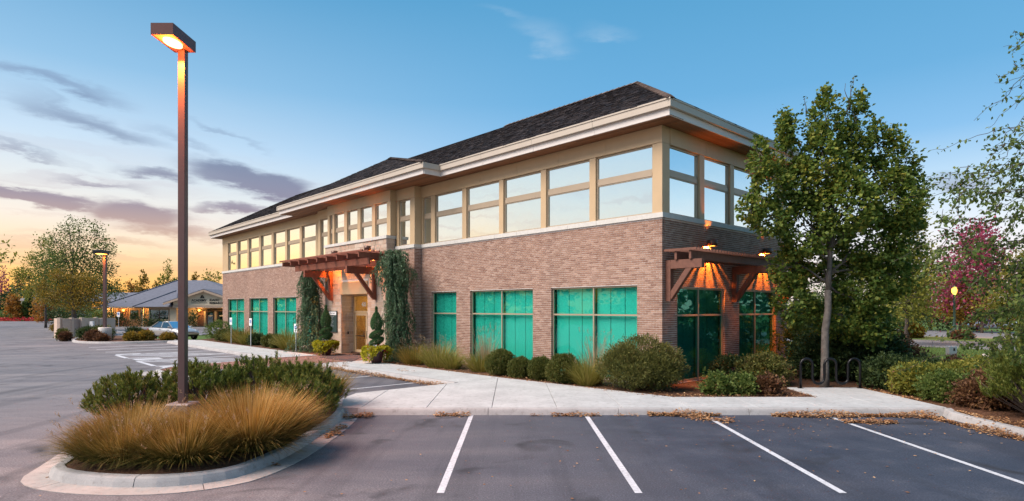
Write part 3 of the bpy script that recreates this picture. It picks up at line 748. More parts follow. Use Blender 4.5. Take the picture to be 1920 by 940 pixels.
def slope_patch(a0, b0, c0, d0, rows, cols):   # free quad slope: shakes laid bilinearly
    a0, b0, c0, d0 = map(Vector, (a0, b0, c0, d0)); nrm = (b0 - a0).cross(d0 - a0).normalized(); nrm = nrm if nrm.z > 0 else -nrm; mb = MB()
    pt = lambda s, t: (a0 * (1 - s) + b0 * s) * (1 - t) + (d0 * (1 - s) + c0 * s) * t
    for r in range(rows):
        for c in range(cols):
            s0, s1, t0, t1 = c / cols + .004, (c + 1) / cols - .004, r / rows, min(1, (r + 1.15) / rows)
            q = [pt(s0, t0), pt(s1, t0), pt(s1, t1), pt(s0, t1)]; h = [random.uniform(.018, .034)] * 2 + [.006] * 2
            V = [p + nrm * .002 for p in q] + [p + nrm * k for p, k in zip(q, h)]
            F = BF.tolist()
            if (q[1] - q[0]).cross(q[3] - q[0]).dot(nrm) < 0: F = [f[::-1] for f in F]
            mb.add(V, F)
    stuff(mb.build('shingle_courses', mat_shingle, rf))
slope_patch(cR, bR, bk, pk, 42, 5)
def ridge_caps(p, q, step=.17, w=.26):
    p, q = Vector(p), Vector(q); d = (q - p); n = int(d.length / step); d.normalize(); side = d.cross(Vector((0, 0, 1))).normalized()
    for i in range(n):
        a0 = p + d * (i * step); b0 = a0 + d * (step * 1.35); mb = MB(); V = []
        for c, h in ((a0, .075), (b0, .045)):
            V += [c + side * w / 2 + Vector((0, 0, h - .085)), c + Vector((0, 0, h + .01)), c - side * w / 2 + Vector((0, 0, h - .085)), c + Vector((0, 0, h - .05))]
        mb.add(V, [(0, 1, 5, 4), (1, 2, 6, 5), (0, 3, 2, 1), (4, 5, 6, 7), (3, 0, 4, 7), (2, 3, 7, 6)]); mb.build('ridge_cap', mat_ridge, rf)
ridge_caps(A_, P_); ridge_caps(cR, pk, .19)
ridge_caps(P_, (-12.0, RV, RZT), .3)
# entrance block of rough stone
SF = FR(-.85)
door_op = (16.08, 18.80, -1, 3.81)
sw = fboxes('stone_wall', SF, [(a_, b_, -.10, 0, c_, d_) for a_, b_, c_, d_ in cells(14.33, 20.62, .0, 5.715, [door_op])] , mat_mortar, off)
for q in ((-14.43, -14.33, -.75, -.37, 0, 5.715), (-18.92, -18.80, -.75, -.05, 0, 3.81), (-16.08, -15.98, -.75, -.05, 0, 3.81), (-20.62, -20.52, -.75, -.37, 0, 5.715)): MB().box(*q).build('stone_return', mat_mortar, sw)
def stone_face(face, s0, s1, z0, z1, ops, deep=.05):
    z = z0
    while z < z1 - .03:
        h = random.choice((.17, .21, .26, .30, .36))
        if z1 - z - h < .12: h = z1 - z
        for a_, b_ in [r for r in ([(s0, s1)] if not any(o[2] < z + h / 2 < o[3] for o in ops) else [(s0, ops[0][0]), (ops[0][1], s1)])]:
            x = a_
            while x < b_ - .02:
                w = random.uniform(.28, .72)
                if b_ - x - w < .16: w = b_ - x
                splits = [(z, z + h)] if (h < .3 or random.random() < .5) else [(z, z + h * .5), (z + h * .5, z + h)]
                for za, zb in splits:
                    bb = face(x + .005, x + w - .005, -deep, random.uniform(.006, .018), za + .004, zb - .004)
                    V, F = boxes_np([bb]); V = V + rng.normal(0, .0012, V.shape); obj('stone', npmesh('stone', V, F, [mat_stone]), sw)
                x += w
        z += h
stone_face(SF, 14.33, 20.62, .02, 5.71, [door_op])
stone_face(RT(14.33), -.84, -.38, .02, 5.71, []); stone_face(RT(18.80), -.84, -.12, .02, 3.14, [])
fboxes('door_header', SF, [(16.04, 18.84, -.72, .055, 3.16, 3.80)], mat_tan, off, bevel=.01)
# doors
ed = empty('entrance_door', (0, 0, 0), 0, off)
DF = FR(-.10)
fboxes('door_frame', DF, [(18.68, 18.795, -.06, .06, 0.03, 3.155), (16.085, 16.2, -.06, .06, .03, 3.155), (16.2, 18.68, -.06, .06, 3.08, 3.155), (16.2, 18.68, -.06, .06, 2.22, 2.32), (17.37, 17.43, -.055, .055, .03, 2.22)], mat_tan, ed)
tp = fboxes('transom_pane', DF, [(16.2, 18.68, -.012, -.004, 2.32, 3.08)], mat_glass_clear, ed)
for a_, b_ in ((17.43, 18.68), (16.2, 17.37)):
    fboxes('door_leaf', DF, [(a_ + .01, a_ + .12, -.03, .03, .05, 2.2), (b_ - .12, b_ - .01, -.03, .03, .05, 2.2), (a_ + .12, b_ - .12, -.03, .03, .05, .30), (a_ + .12, b_ - .12, -.03, .03, 2.08, 2.2)], mat_tan, ed)
    fboxes('door_pane', DF, [(a_ + .12, b_ - .12, -.004, .004, .30, 2.08)], mat_glass_clear, ed)
MB().tube([(-17.52, -.20, .92), (-17.52, -.24, .92), (-17.52, -.24, 1.28), (-17.52, -.20, 1.28)], .014).tube([(-17.28, -.20, .92), (-17.28, -.24, .92), (-17.28, -.24, 1.28), (-17.28, -.20, 1.28)], .014).tube([(-18.55, -.15, 1.02), (-17.6, -.15, 1.02)], .022).build('door_handle', mat_black, ed)
fboxes('threshold', FR(-.16), [(16.1, 18.78, -.1, .12, .10, .175)], mat_bronze, ed)
def text(name, s, loc, size, mat, parent, rot=(R(90), 0, 0), align='LEFT', ext=.004, bold=0):
    c = bpy.data.curves.new('lettering_outline', 'FONT'); c.body = s; c.size = size; c.extrude = ext; c.align_x = align; c.offset = bold
    o = bpy.data.objects.new('lettering_outline', c); o.location = loc; o.rotation_euler = rot; c.materials.append(mat); c.resolution_u = 3
    link(o, parent); dg = bpy.context.evaluated_depsgraph_get(); me = bpy.data.meshes.new_from_object(o.evaluated_get(dg)); me.materials.clear(); me.materials.append(mat)
    q = bpy.data.objects.new(name, me); q.location = loc; q.rotation_euler = rot; link(q, parent); bpy.data.objects.remove(o); return q
text('street_number', '435', (-17.74, -.125, 2.56), .30, mat_white, ed, bold=.008, align='CENTER')
# lit lobby behind the doors
wl = plain('lobby_wall_paint', (.62, .43, .15), .7, 0, .05, 2, 0)
MB().boxes([(-19.28, -19.2, .0, 3.2, .05, 3.3), (-15.72, -15.64, .0, 3.2, .05, 3.3), (-19.2, -15.72, 3.1, 3.2, .05, 3.3)]).build('lobby_wall', wl, off)
MB().boxes([(-19.2, -15.72, .02, 3.1, .02, .12)]).build('lobby_floor', mat_rug, off)
MB().boxes([(-19.2, -15.72, .02, 3.1, 3.25, 3.33)]).build('lobby_ceiling', mat_white, off)
MB().boxes([(-18.3, -17.75, 3.06, 3.095, 1.5, 2.0), (-17.2, -16.9, 3.06, 3.095, 1.7, 2.25)]).build('wall_picture', mat_white, off)
ll = bpy.data.lights.new('lobby_light', 'POINT'); ll.energy = 60; ll.color = (1, .58, .18); ll.shadow_soft_size = .25
lo = bpy.data.objects.new('lobby_light', ll); link(lo, off); lo.location = (-17.5, 1.3, 2.9)
ch = empty('wooden_chair', WB(18.05, 1.5, .12), RZ); tag(ch, 'slatted wooden chair inside the lit entrance lobby', 'chair')
MB().box(-.24, .24, -.24, .24, .42, .47).build('seat', mat_beam, ch)
for sx in (-1, 1):
    for sy in (-1, 1): MB().box(sx * .22 - .02, sx * .22 + .02, sy * .22 - .02, sy * .22 + .02, 0, .42 if sy < 0 else .9).build('leg', mat_beam, ch)
for k in range(4): MB().box(-.2, .2, .205, .225, .54 + k * .09, .60 + k * .09).build('slat', mat_beam, ch)
de = empty('reception_desk', WB(17.35, 2.5, .12), RZ); tag(de, 'dark wooden reception desk at the back of the lit lobby', 'desk')
MB().box(-.7, .7, -.05, 0, 0, 1.02).build('front_panel', mat_beam2, de); MB().box(-.78, .78, -.12, .4, 1.022, 1.07).build('counter_top', mat_beam, de); MB().box(-.3, .12, .1, .14, 1.12, 1.42).box(-.11, -.07, .1, .14, 1.071, 1.12).build('monitor', mat_black, de)
MB().boxes([(-18.95, -18.45, 3.07, 3.098, .12, 2.25)]).build('lobby_doorway', mat_dark, off)
# tenant directory on the stone
ds = fboxes('directory_sign', SF, [(19.16, 20.05, .045, .085, 1.20, 2.32)], plain('dark_green_paint', (.035, .06, .055), .4, 0, .1, 4, 0), off, bevel=.006)
fboxes('sign_header', SF, [(19.20, 20.01, .0852, .089, 2.10, 2.28)], mat_white, ds)
MB().boxes([(-19.605 + x_ * .052, -19.605 + x_ * .052 + .034, -.9395, -.9385, 2.155 + .01 * ((k * 3) % 2), 2.195 + .022 * ((k * 5) % 3)) for k, x_ in enumerate((-5, -4, -3, -2, 0, 1, 2, 3, 4))]).build('sign_lettering', mat_black, ds)
fboxes('tenant_line', SF, [(19.45 + .1 * ((k * 7) % 3), 19.95 - .12 * ((k * 5) % 3), .0852, .088, 2.02 - k * .085, 2.045 - k * .085) for k in range(9)], mat_grey, ds)
MB().box(-18.79 + .03, -18.79 + .05, -.52, -.45, 1.10, 1.24).build('door_opener_button', mat_black, off)
# timber canopy over the entrance
cn = empty('entrance_canopy', (0, 0, 0), 0, off)
def bracket(parent, mat, u, dirn, z0, z1, zt, reach, w=.17):
    """wall post, arm and brace; dirn maps (along, outward, z)"""
    mb = MB()
    for a_, b_ in (((0, .09, z0), (0, .09, zt)), ((0, .18, zt - (zt - z1) / 2), (0, reach, zt - (zt - z1) / 2)), ((0, .14, z0 + .12), (0, reach * .68, z1 + .06))):
        p, q = dirn(u, a_[1], a_[2]), dirn(u, b_[1], b_[2])
        vert = abs(a_[1] - b_[1]) < .01
        along = Vector(dirn(u + 1, 0, 0)) - Vector(dirn(u, 0, 0))
        d = (Vector(q) - Vector(p)); upv = along.cross(d)
        mb.beam(p, q, w - (.02 if not vert and a_[2] < z1 else 0), .18 if vert else (zt - z1 if abs(a_[2] - b_[2]) < .01 else .17), tuple(upv))
    return mb.build('bracket', mat, parent, bevel=.008)
df = lambda u, d, z: (-u, -.86 - d, z); dr = lambda v, d, z: (d + .008, v, z)
for u in (15.30, 19.80): bracket(cn, mat_beam, u, df, 2.86, 4.07, 4.41, 1.55)
for d in (.30, 1.32): MB().box(-21.35, -13.55, -.86 - d - .045, -.86 - d + .045, 4.412, 4.70).build('beam', mat_beam, cn, bevel=.008)
for k in range(9): MB().box(-13.65 - k * 1.03 - .045, -13.65 - k * 1.03 + .045, -2.68, -.90, 4.702, 4.93).build('rafter', mat_beam, cn, bevel=.008)
for k in range(7): MB().box(-22.2, -13.25, -2.70 + k * .28 - .03, -2.70 + k * .28 + .03, 4.932, 5.01).build('purlin', mat_beam, cn, bevel=.006)
cn2 = empty('side_canopy', (0, 0, 0), 0, off)
for v in (.24, 4.40, 8.45): bracket(cn2, mat_beam2, v, dr, 2.66, 3.64, 3.90, 1.22)
for d in (.40, .88): MB().box(d - .04, d + .04, .10, 8.95, 3.902, 4.16).build('beam', mat_beam2, cn2, bevel=.006)
for k in range(50): MB().box(.02, 1.12, .06 + k * .18 - .016, .06 + k * .18 + .016, 4.162, 4.232 + random.uniform(-.003, .003)).build('rafter', mat_beam2, cn2)
# up-and-down wall lamps
def spot(loc, down, energy, ang, parent, col=(1, .27, .03), blend=.6, tilt=(0, 0, 0)):
    l = bpy.data.lights.new('lamp_light', 'SPOT'); l.energy = energy; l.color = col; l.spot_size = R(ang); l.spot_blend = blend; l.shadow_soft_size = .03
    o = bpy.data.objects.new('lamp_light', l); link(o, parent); o.location = loc; o.rotation_euler = tilt if down else (R(180), 0, 0); return o
def wall_lamp(pos, e1, e2, tilt):
    x, y, z = pos
    w = MB().lathe([(.158, -.105), (.165, -.105), (.165, .10), (.158, .10), (.158, -.105)], pos, 20).build('wall_lamp', mat_bronze, off)
    MB().lathe([(.0, .02), (.14, .02), (.14, -.02), (0, -.02)], pos, 16).build('baffle', mat_bronze, w)
    MB().lathe([(.0, -.09), (.10, -.09), (.10, -.075), (0, -.075)], pos, 16).build('lens', mat_orange, w)
    spot((x, y, z - .10), True, e1, 128, w, blend=.3, tilt=tilt); spot((x, y, z + .05), False, e2, 52, w, blend=.9)
for v in (2.61, 6.70): wall_lamp((.21, v, 4.60), 950, 160, (0, R(38), 0))
for u in (15.55, 18.95): wall_lamp((-u, -1.16, 5.33), 600, 130, (R(30), 0, 0))
# ================================================================== planting
def unit(a): return a / (np.linalg.norm(a, axis=-1, keepdims=True) + 1e-9)
def leaves(C, size, out=None, up=.3, droop=0., aspect=.6, fold=.25, jit=1., szv=.35):
    """one folded diamond leaf at every point of C (n x 3); out = preferred direction of the leaf tips"""
    n = len(C); d = rng.normal(size=(n, 3)) * jit
    if out is not None: d = d + out
    d[:, 2] += up - droop; d = unit(d)
    nrm = rng.normal(size=(n, 3)) * .6; nrm[:, 2] += 1.; s = unit(np.cross(d, nrm)); nn = np.cross(s, d)
    L = (size * (1 + rng.uniform(-szv, szv, n)))[:, None]; Wd = L * aspect * .5
    V = np.stack([C, C + d * L * .5 + s * Wd + nn * L * fold * .3, C + d * L, C + d * L * .5 - s * Wd + nn * L * fold * .3], 1).reshape(-1, 3)
    i = np.arange(n)[:, None] * 4
    F = np.concatenate([i + [0, 1, 2], i + [0, 2, 3]], 1).reshape(-1, 3)
    return V, F
def join(Ls):
    Vs, Fs, o = [], [], 0
    for V, F in Ls: Vs.append(V); Fs.append(F + o); o += len(V)
    return np.concatenate(Vs), np.concatenate(Fs)
def lobes_points(lobes, n_clump, per, spread, shell=.45, tear=0.):
    """leaf clumps scattered mostly through the outer part of each lobe: (centre, radii)"""
    P, O = [], []
    vol = np.array([np.prod(r) ** (2 / 3) for c, r in lobes]); cnt = np.maximum(3, (n_clump * vol / vol.sum())).astype(int)
    for (c, r), k in zip(lobes, cnt):
        d = unit(rng.normal(size=(k, 3))); rad = 1 - shell * rng.random(k) ** 1.6
        rad *= 1 + rng.normal(0, .10, k)
        q = d * rad[:, None] * np.array(r); q[:, :2] *= (1 - tear * np.clip(d[:, 2], 0, 1))[:, None]; q += np.array(c)
        pts = np.repeat(q, per, 0) + rng.normal(size=(k * per, 3)) * spread
        P.append(pts); O.append(np.repeat(d, per, 0))
    return np.concatenate(P), np.concatenate(O)
def wob(p, q, n, amp):
    p, q = np.array(p, float), np.array(q, float); out = []
    for i in range(n + 1):
        t = i / n; out.append(p + (q - p) * t + (rng.normal(size=3) * amp * math.sin(math.pi * t)))
    return [tuple(x) for x in out]
mat_bark = plain('grey_bark', (.135, .115, .10), .9, 0, .45, 9, .9)
mat_bark2 = plain('dark_bark', (.085, .065, .055), .9, 0, .35, 7, .6)
mat_birch = plain('white_bark', (.58, .54, .50), .8, 0, .3, 5, .3)
LF = {
 'maple': leafy('maple_leaf', [(.1, (.05, .095, .02)), (.4, (.105, .17, .03)), (.68, (.20, .24, .042)), (.92, (.38, .31, .05))], .36),
 'green': leafy('green_leaf', [(.1, (.05, .09, .024)), (.5, (.11, .165, .036)), (.9, (.21, .235, .06))], .42),
 'lime': leafy('yellow_green_leaf', [(.1, (.10, .13, .024)), (.5, (.22, .23, .04)), (.9, (.40, .33, .06))], .45),
 'gold': leafy('gold_leaf', [(.1, (.10, .09, .018)), (.5, (.24, .17, .025)), (.9, (.45, .25, .03))], .42),
 'orange': leafy('orange_leaf', [(.1, (.16, .08, .02)), (.5, (.38, .16, .03)), (.9, (.5, .26, .05))], .4),
 'magenta': leafy('crimson_leaf', [(.1, (.16, .028, .065)), (.5, (.38, .06, .13)), (.9, (.55, .14, .20))], .42),
 'dark': leafy('dark_leaf', [(.1, (.022, .042, .016)), (.5, (.045, .078, .024)), (.9, (.09, .115, .032))], .25),
 'box': leafy('clipped_leaf', [(.1, (.045, .065, .014)), (.5, (.10, .120, .024)), (.9, (.20, .16, .04))], .25),
 'juniper': leafy('bronzed_juniper', [(.1, (.055, .060, .018)), (.45, (.125, .135, .034)), (.7, (.20, .19, .048)), (.95, (.20, .10, .055))], .25),
 'russet': leafy('russet_leaf', [(.1, (.06, .030, .018)), (.5, (.14, .065, .035)), (.9, (.24, .13, .05))], .3),
 'mugo': leafy('pine_needle', [(.1, (.055, .085, .018)), (.5, (.13, .17, .032)), (.9, (.27, .26, .055))], .3),
 'spruce': leafy('blue_needle', [(.1, (.045, .095, .05)), (.5, (.10, .18, .09)), (.9, (.20, .28, .15))], .3),
 'topiary': leafy('topiary_leaf', [(.1, (.05, .11, .045)), (.5, (.095, .19, .075)), (.9, (.16, .27, .10))], .3),
 'potato': leafy('chartreuse_leaf', [(.1, (.20, .20, .012)), (.5, (.42, .38, .02)), (.9, (.60, .50, .04))], .35),
 'grass': leafy('grass_blade', [(.1, (.075, .085, .018)), (.45, (.20, .16, .03)), (.75, (.36, .21, .045)), (.95, (.46, .30, .10))], .35),
 'fescue': leafy('pale_grass_blade', [(.1, (.12, .13, .025)), (.5, (.28, .25, .05)), (.9, (.46, .36, .12))], .35),
 'plume': leafy('seed_plume', [(.1, (.34, .23, .13)), (.9, (.52, .38, .25))], .4),
 'white': leafy('white_petal', [(.1, (.75, .72, .74)), (.9, (.85, .82, .84))], .3),
 'red': leafy('red_petal', [(.1, (.42, .02, .03)), (.9, (.62, .06, .07))], .3),
 'copper': None,
 'litter': leafy('dry_leaf', [(.05, (.14, .06, .028)), (.4, (.32, .15, .065)), (.7, (.48, .27, .13)), (.95, (.62, .45, .26))], .1, .8),
}
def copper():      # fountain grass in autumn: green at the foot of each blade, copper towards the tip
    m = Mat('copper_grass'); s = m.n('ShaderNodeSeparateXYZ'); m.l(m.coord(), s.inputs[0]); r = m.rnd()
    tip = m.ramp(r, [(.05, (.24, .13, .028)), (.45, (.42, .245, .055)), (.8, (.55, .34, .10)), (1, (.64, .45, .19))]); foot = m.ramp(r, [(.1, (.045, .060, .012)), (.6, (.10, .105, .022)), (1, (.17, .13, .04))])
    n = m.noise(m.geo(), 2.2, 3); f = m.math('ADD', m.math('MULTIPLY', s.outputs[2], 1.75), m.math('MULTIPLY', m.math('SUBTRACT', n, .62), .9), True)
    c = m.mix(f, foot, tip); m.set(c, .55, 0, .25); tr = m.n('ShaderNodeBsdfTranslucent'); m.l(c, tr.inputs[0]); mx = m.n('ShaderNodeMixShader'); mx.inputs[0].default_value = .35
    m.l(m.b.outputs[0], mx.inputs[1]); m.l(tr.outputs[0], mx.inputs[2]); m.l(mx.outputs[0], m.out.inputs[0]); return m.m
LF['copper'] = copper()
def crown_obj(name, P, O, size, mat, parent, **k):
    V, F = leaves(P, size, O, **k); return obj(name, npmesh(name, V, F, [mat]), parent)
def tree(name, loc, lobes, trunk, mat, bark, n_clump, per, spread, leaf, label, group=None, shell=.5, fork=None, sprigs=0, tear=.25, **k):
    """trunk = (height of first fork, radius, lean); limbs run to the middle of every lobe"""
    t = empty(name, loc); tag(t, label, 'tree', group)
    h, r, lean = trunk; mb = MB(); top = (lean[0], lean[1], h)
    mb.tube(wob((0, 0, -.1), top, 5, r * .25), [r * 1.25, r * 1.02, r * .95, r * .9, r * .85, r * .8], 9)
    zmax = max(c[2] for c, _ in lobes)
    mid = (lean[0] * 1.3, lean[1] * 1.3, h + (zmax - h) * .8)
    mb.tube(wob(top, mid, 5, r * .6), list(np.linspace(r * .75, r * .18, 6)), 7)
    for c, rad in lobes:
        f = min(.85, max(random.uniform(.03, .28), (c[2] - h) / max(.1, zmax - h) * .7 - .1)); s = [top[i] + (mid[i] - top[i]) * f for i in range(3)]
        e = (c[0], c[1], c[2] + rad[2] * .35); mb.tube(wob(s, e, 4, .12 * rad[0]), list(np.linspace(r * .33, r * .09, 5)), 5)
        for _ in range(4):
            dd = unit(rng.normal(size=3)); q = np.array(c) + dd * np.array(rad) * .85
            mb.tube(wob(c, q, 3, .08 * rad[0]), list(np.linspace(r * .16, r * .05, 4)), 4, False)
    mb.build('trunk', bark, t)
    P, O = lobes_points(lobes, n_clump, per, spread, shell, tear)
    for _ in range(sprigs):      # bare shoots with a few leaves reaching past the outline
        c, rad = lobes[random.randrange(len(lobes))]; dd = unit(rng.normal(size=3) + np.array([0, 0, .9])); a0 = np.array(c) + dd * np.array(rad) * .8
        ts = rng.random(14)[:, None]; P = np.concatenate([P, a0 + dd * ts * .45 * max(rad) + rng.normal(size=(14, 3)) * spread * .35]); O = np.concatenate([O, np.repeat(dd[None], 14, 0)])
    crown_obj('crown', P, O, leaf, mat, t, **k); return t

# ---- the maple beside the building
ML = []
for px, py, rw, rh, yo in ((1416, 305, 25, 30, -.3), (1442, 345, 36, 30, -.2), (1398, 396, 28, 20, -.4), (1440, 412, 42, 26, -.2), (1480, 285, 26, 52, .2), (1478, 232, 16, 26, .2), (1506, 345, 40, 50, 0), (1550, 235, 42, 52, .1), (1534, 310, 50, 56, -.2),
                           (1612, 235, 30, 50, .1), (1600, 300, 40, 56, .2), (1658, 268, 28, 36, .3), (1688, 302, 34, 52, .2), (1722, 358, 26, 58, .2), (1668, 372, 55, 58, -.1), (1570, 382, 60, 56, -.5), (1505, 425, 46, 56, -.1), (1640, 450, 62, 56, .1), (1706, 440, 34, 56, .3),
                           (1492, 500, 34, 44, .4), (1508, 560, 40, 42, .6), (1562, 470, 46, 46, .6), (1622, 530, 52, 48, .2), (1682, 515, 38, 48, .3), (1604, 590, 50, 40, .7), (1652, 606, 46, 34, .5)):
    if py < 320: rw, rh = rw * .80, rh * 1.22
    ML.append((((px - 960) / 1132 * 18 - 9.32, yo, 2.35 + (578.5 - py) / 1132 * 18), (rw * .0150, max(.38, rw * .0135), rh * .0175)))
mp = tree('maple_tree', (9.32, 18.0, .1), ML, (2.9, .115, (.10, 0)), LF['maple'], mat_bark, 3000, 14, .075, .105, 'tall dense green maple growing beside the bike rack at the building corner', shell=.24, sprigs=6, tear=.62, up=-.2, aspect=.95, fold=.3, jit=.7)
mb = MB()
for x, y, z, dx_, hh in ((-.5, .1, 8.1, -.05, .55), (-.3, .1, 8.1, .06, .55), (.75, .1, 8.1, .02, .55), (.78, .1, 8.3, .16, 1.05), (.78, .1, 8.3, -.10, .8), (.8, .1, 8.2, .05, .95), (2.3, .1, 6.3, .35, .9), (2.6, .2, 5.3, .7, 1.0), (2.55, .2, 5.4, .45, 1.3)):
    mb.tube(wob((x, y, z), (x + dx_, y, z + hh), 4, .03), [.018, .015, .012, .008, .005], 5)
mb.build('twigs', mat_bark2, mp)
P = []
for x, y, z, dx_, hh in ((-.5, .1, 8.1, -.05, .55), (.78, .1, 8.3, .16, 1.05), (2.3, .1, 6.3, .35, .9), (2.6, .2, 5.3, .7, 1.0), (2.55, .2, 5.4, .45, 1.3)):
    ts = rng.random((16, 1)) ; P.append(np.array([x, y, z]) + np.array([dx_, 0, hh]) * ts + rng.normal(size=(16, 3)) * .06)
crown_obj('twig_leaves', np.concatenate(P), None, .09, LF['dark'], mp)

# ---- birch whose hanging branches enter from the right edge of the view
bi = empty('birch_tree', (9.6, 9.2, .1)); tag(bi, 'birch with fine hanging branches reaching in at the right edge of the view', 'tree')
mb = MB(); mb.tube(wob((0, 0, -.1), (.1, 0, 7.6), 7, .05), list(np.linspace(.13, .03, 8)), 9); mb.build('trunk', mat_birch, bi)
mb = MB(); P, O = [], []
def twig(p, q, sag, nl, r0=.016):
    p, q = np.array(p), np.array(q); m = 9; pts = [p + (q - p) * t + np.array([0, 0, -sag * math.sin(math.pi * t * .8) + .25 * sag * t]) + rng.normal(size=3) * .02 for t in np.linspace(0, 1, m)]
    mb.tube([tuple(x) for x in pts], list(np.linspace(r0, .003, m)), 4, False)
    for _ in range(int(nl * 1.5)):
        t = random.uniform(.25, 1.0) * (m - 1.01); i = int(t); c = pts[i] + (pts[i + 1] - pts[i]) * (t - i)
        P.append(c + rng.normal(size=3) * .035); O.append((q - p) / np.linalg.norm(q - p))
    return pts
for (z0, dx_, dy_, z1, k) in ((5.3, -2.0, -.3, 5.75, 60), (5.2, -1.95, .4, 5.2, 70), (4.7, -2.3, -.2, 4.85, 80), (4.4, -2.85, .1, 4.45, 95), (4.3, -2.2, .6, 4.7, 70), (4.0, -2.9, -.2, 4.12, 95), (3.9, -2.4, .5, 4.3, 80), (3.6, -2.95, .2, 3.72, 95), (3.4, -2.5, -.4, 3.9, 90), (3.2, -3.0, .1, 3.30, 90),
                              (3.1, -2.6, .5, 3.5, 95), (2.9, -2.7, -.2, 3.1, 110), (2.7, -2.5, .3, 2.8, 110), (2.5, -2.3, -.3, 2.55, 110), (2.3, -2.4, .2, 2.3, 110), (3.0, -1.9, .3, 3.0, 90), (5.6, -1.75, .2, 6.15, 50), (5.5, -1.9, -.1, 6.5, 40), (2.1, -2.0, 0, 2.0, 110), (2.0, -2.2, .5, 1.75, 110)):
    pts = twig((.05, 0, z0 + .45), (dx_, dy_, z1), .10, k)
    for j in range(4, 9):
        for s_ in (-1, 1):
            d = rng.normal(size=3) * .25; d[2] -= .22; d[0] -= .28; d[1] += .25 * s_
            twig(pts[j], pts[j] + d * random.uniform(.6, 1.3), .05, int(k * .17), .006)
mb.build('branches', mat_bark2, bi)
P, O = np.array(P), np.array(O); q = P + np.array([9.6, 9.2, .1]); k_ = np.hypot(q[:, 0] / q[:, 1] - .733, (q[:, 2] - 2.45) / q[:, 1] - .030) > .022; P, O = P[k_], O[k_]      # a gap in the twigs
V, F = leaves(np.array(P), .066, np.array(O) * .4, up=-.6, aspect=.62, jit=.6); obj('crown', npmesh('crown', V, F, [LF['green']]), bi)

# ---- generic deciduous crown from random lobes
def rlobes(h0, h1, w, n, taper=.35, d=None):
    L = []; d = d or w
    for i in range(n):
        t = (i + .5) / n; z = h0 + (h1 - h0) * t; env = math.sin(math.pi * min(1, .18 + t * .78)) ** .7 * (1 - taper * t)
        a_ = random.uniform(0, 6.28); rr = random.uniform(.25, .72) * env
        L.append(((math.cos(a_) * w * rr, math.sin(a_) * d * rr, z), (w * .42 * (env + .15), d * .42 * (env + .15), (h1 - h0) * random.uniform(.12, .2))))
    return L
def dtree(name, loc, h, w, mat, label, leaf=.32, clumps=260, per=9, h0=None, bark=None, group=None, r=.16, shell=.6, n=11, seed=1, **k):
    random.seed(seed); return tree(name, loc, rlobes(h * .22 if h0 is None else h0, h, w, n), (h * .2 if h0 is None else h0 * .95, r, (0, 0)), mat, bark or mat_bark2, clumps, per, w * .10, leaf, label, group, shell, sprigs=8, **k)
# left: trees against the sunset
tree('sunset_tree', (-47.6, 66, .1), [((x, y, z), (a_, a_, c_)) for x, y, z, a_, c_ in ((-2.4, 0, 9.6, .7, 1.5), (-1.1, .4, 10.6, .8, 1.7), (.3, 0, 10.4, .8, 1.7), (1.9, .3, 10.4, .8, 1.6), (3.1, 0, 8.9, 1.0, 1.1), (-3.2, .2, 7.4, 1.2, 1.4), (-1.3, 0, 7.4, 1.6, 1.8), (.8, .2, 7.4, 1.7, 1.8), (2.6, .2, 6.8, 1.5, 1.4),
      (-3.6, .3, 5.1, 1.5, 1.2), (-1.6, 0, 4.7, 1.7, 1.3), (.6, .2, 4.7, 1.7, 1.3), (2.6, 0, 4.6, 1.6, 1.2), (4.0, .2, 4.5, 1.2, .9), (.2, -.4, 3.2, 1.6, .8), (-2.4, .2, 3.3, 1.2, .7))],
     (2.7, .22, (-.3, 0)), LF['green'], mat_bark2, 1250, 10, .30, .21, 'largest green tree at left with open top against the orange sunset', shell=.7, sprigs=26, up=.1, jit=.8)
tree('yellowing_tree', (-58.7, 76, .1), [((x, y, z), (a_, a_, c_)) for x, y, z, a_, c_ in ((-.6, 0, 10.4, .5, 1.2), (.5, 0, 9.8, .6, 1.2), (-1.6, 0, 8.4, 1.0, 1.2), (1.0, .3, 8.0, 1.2, 1.2), (-2.6, 0, 6.4, 1.2, 1.0), (-.3, 0, 6.2, 1.5, 1.3), (1.9, 0, 5.8, 1.3, 1.1), (-2.0, .2, 4.4, 1.4, .9), (.4, 0, 4.2, 1.6, .9), (2.4, 0, 4.0, 1.2, .8), (-3.4, 0, 6.6, .7, .5))],
     (2.4, .14, (0, 0)), LF['lime'], mat_bark2, 650, 10, .30, .22, 'loose yellow green tree at far left behind the tan enclosure', shell=.75, sprigs=24, jit=.8)
tree('gold_tree', (-40.4, 55.6, .1), [((x, y, z), (a_, a_, c_)) for x, y, z, a_, c_ in ((-2.2, 0, 3.3, 1.3, .6), (-.6, 0, 3.9, 1.4, .7), (1.1, 0, 3.6, 1.3, .7), (2.2, 0, 3.0, 1.0, .55), (-3.0, .2, 4.2, .9, .6), (0, .2, 4.9, 1.2, .7), (1.6, 0, 4.8, 1.1, .6), (-1.5, 0, 5.3, .9, .6), (.3, 0, 2.7, 1.2, .45))],
     (2.2, .17, (0, 0)), LF['gold'], mat_bark2, 620, 10, .24, .17, 'spreading gold leaved tree in front of the tan enclosure wall', shell=.75, sprigs=14, jit=.8)
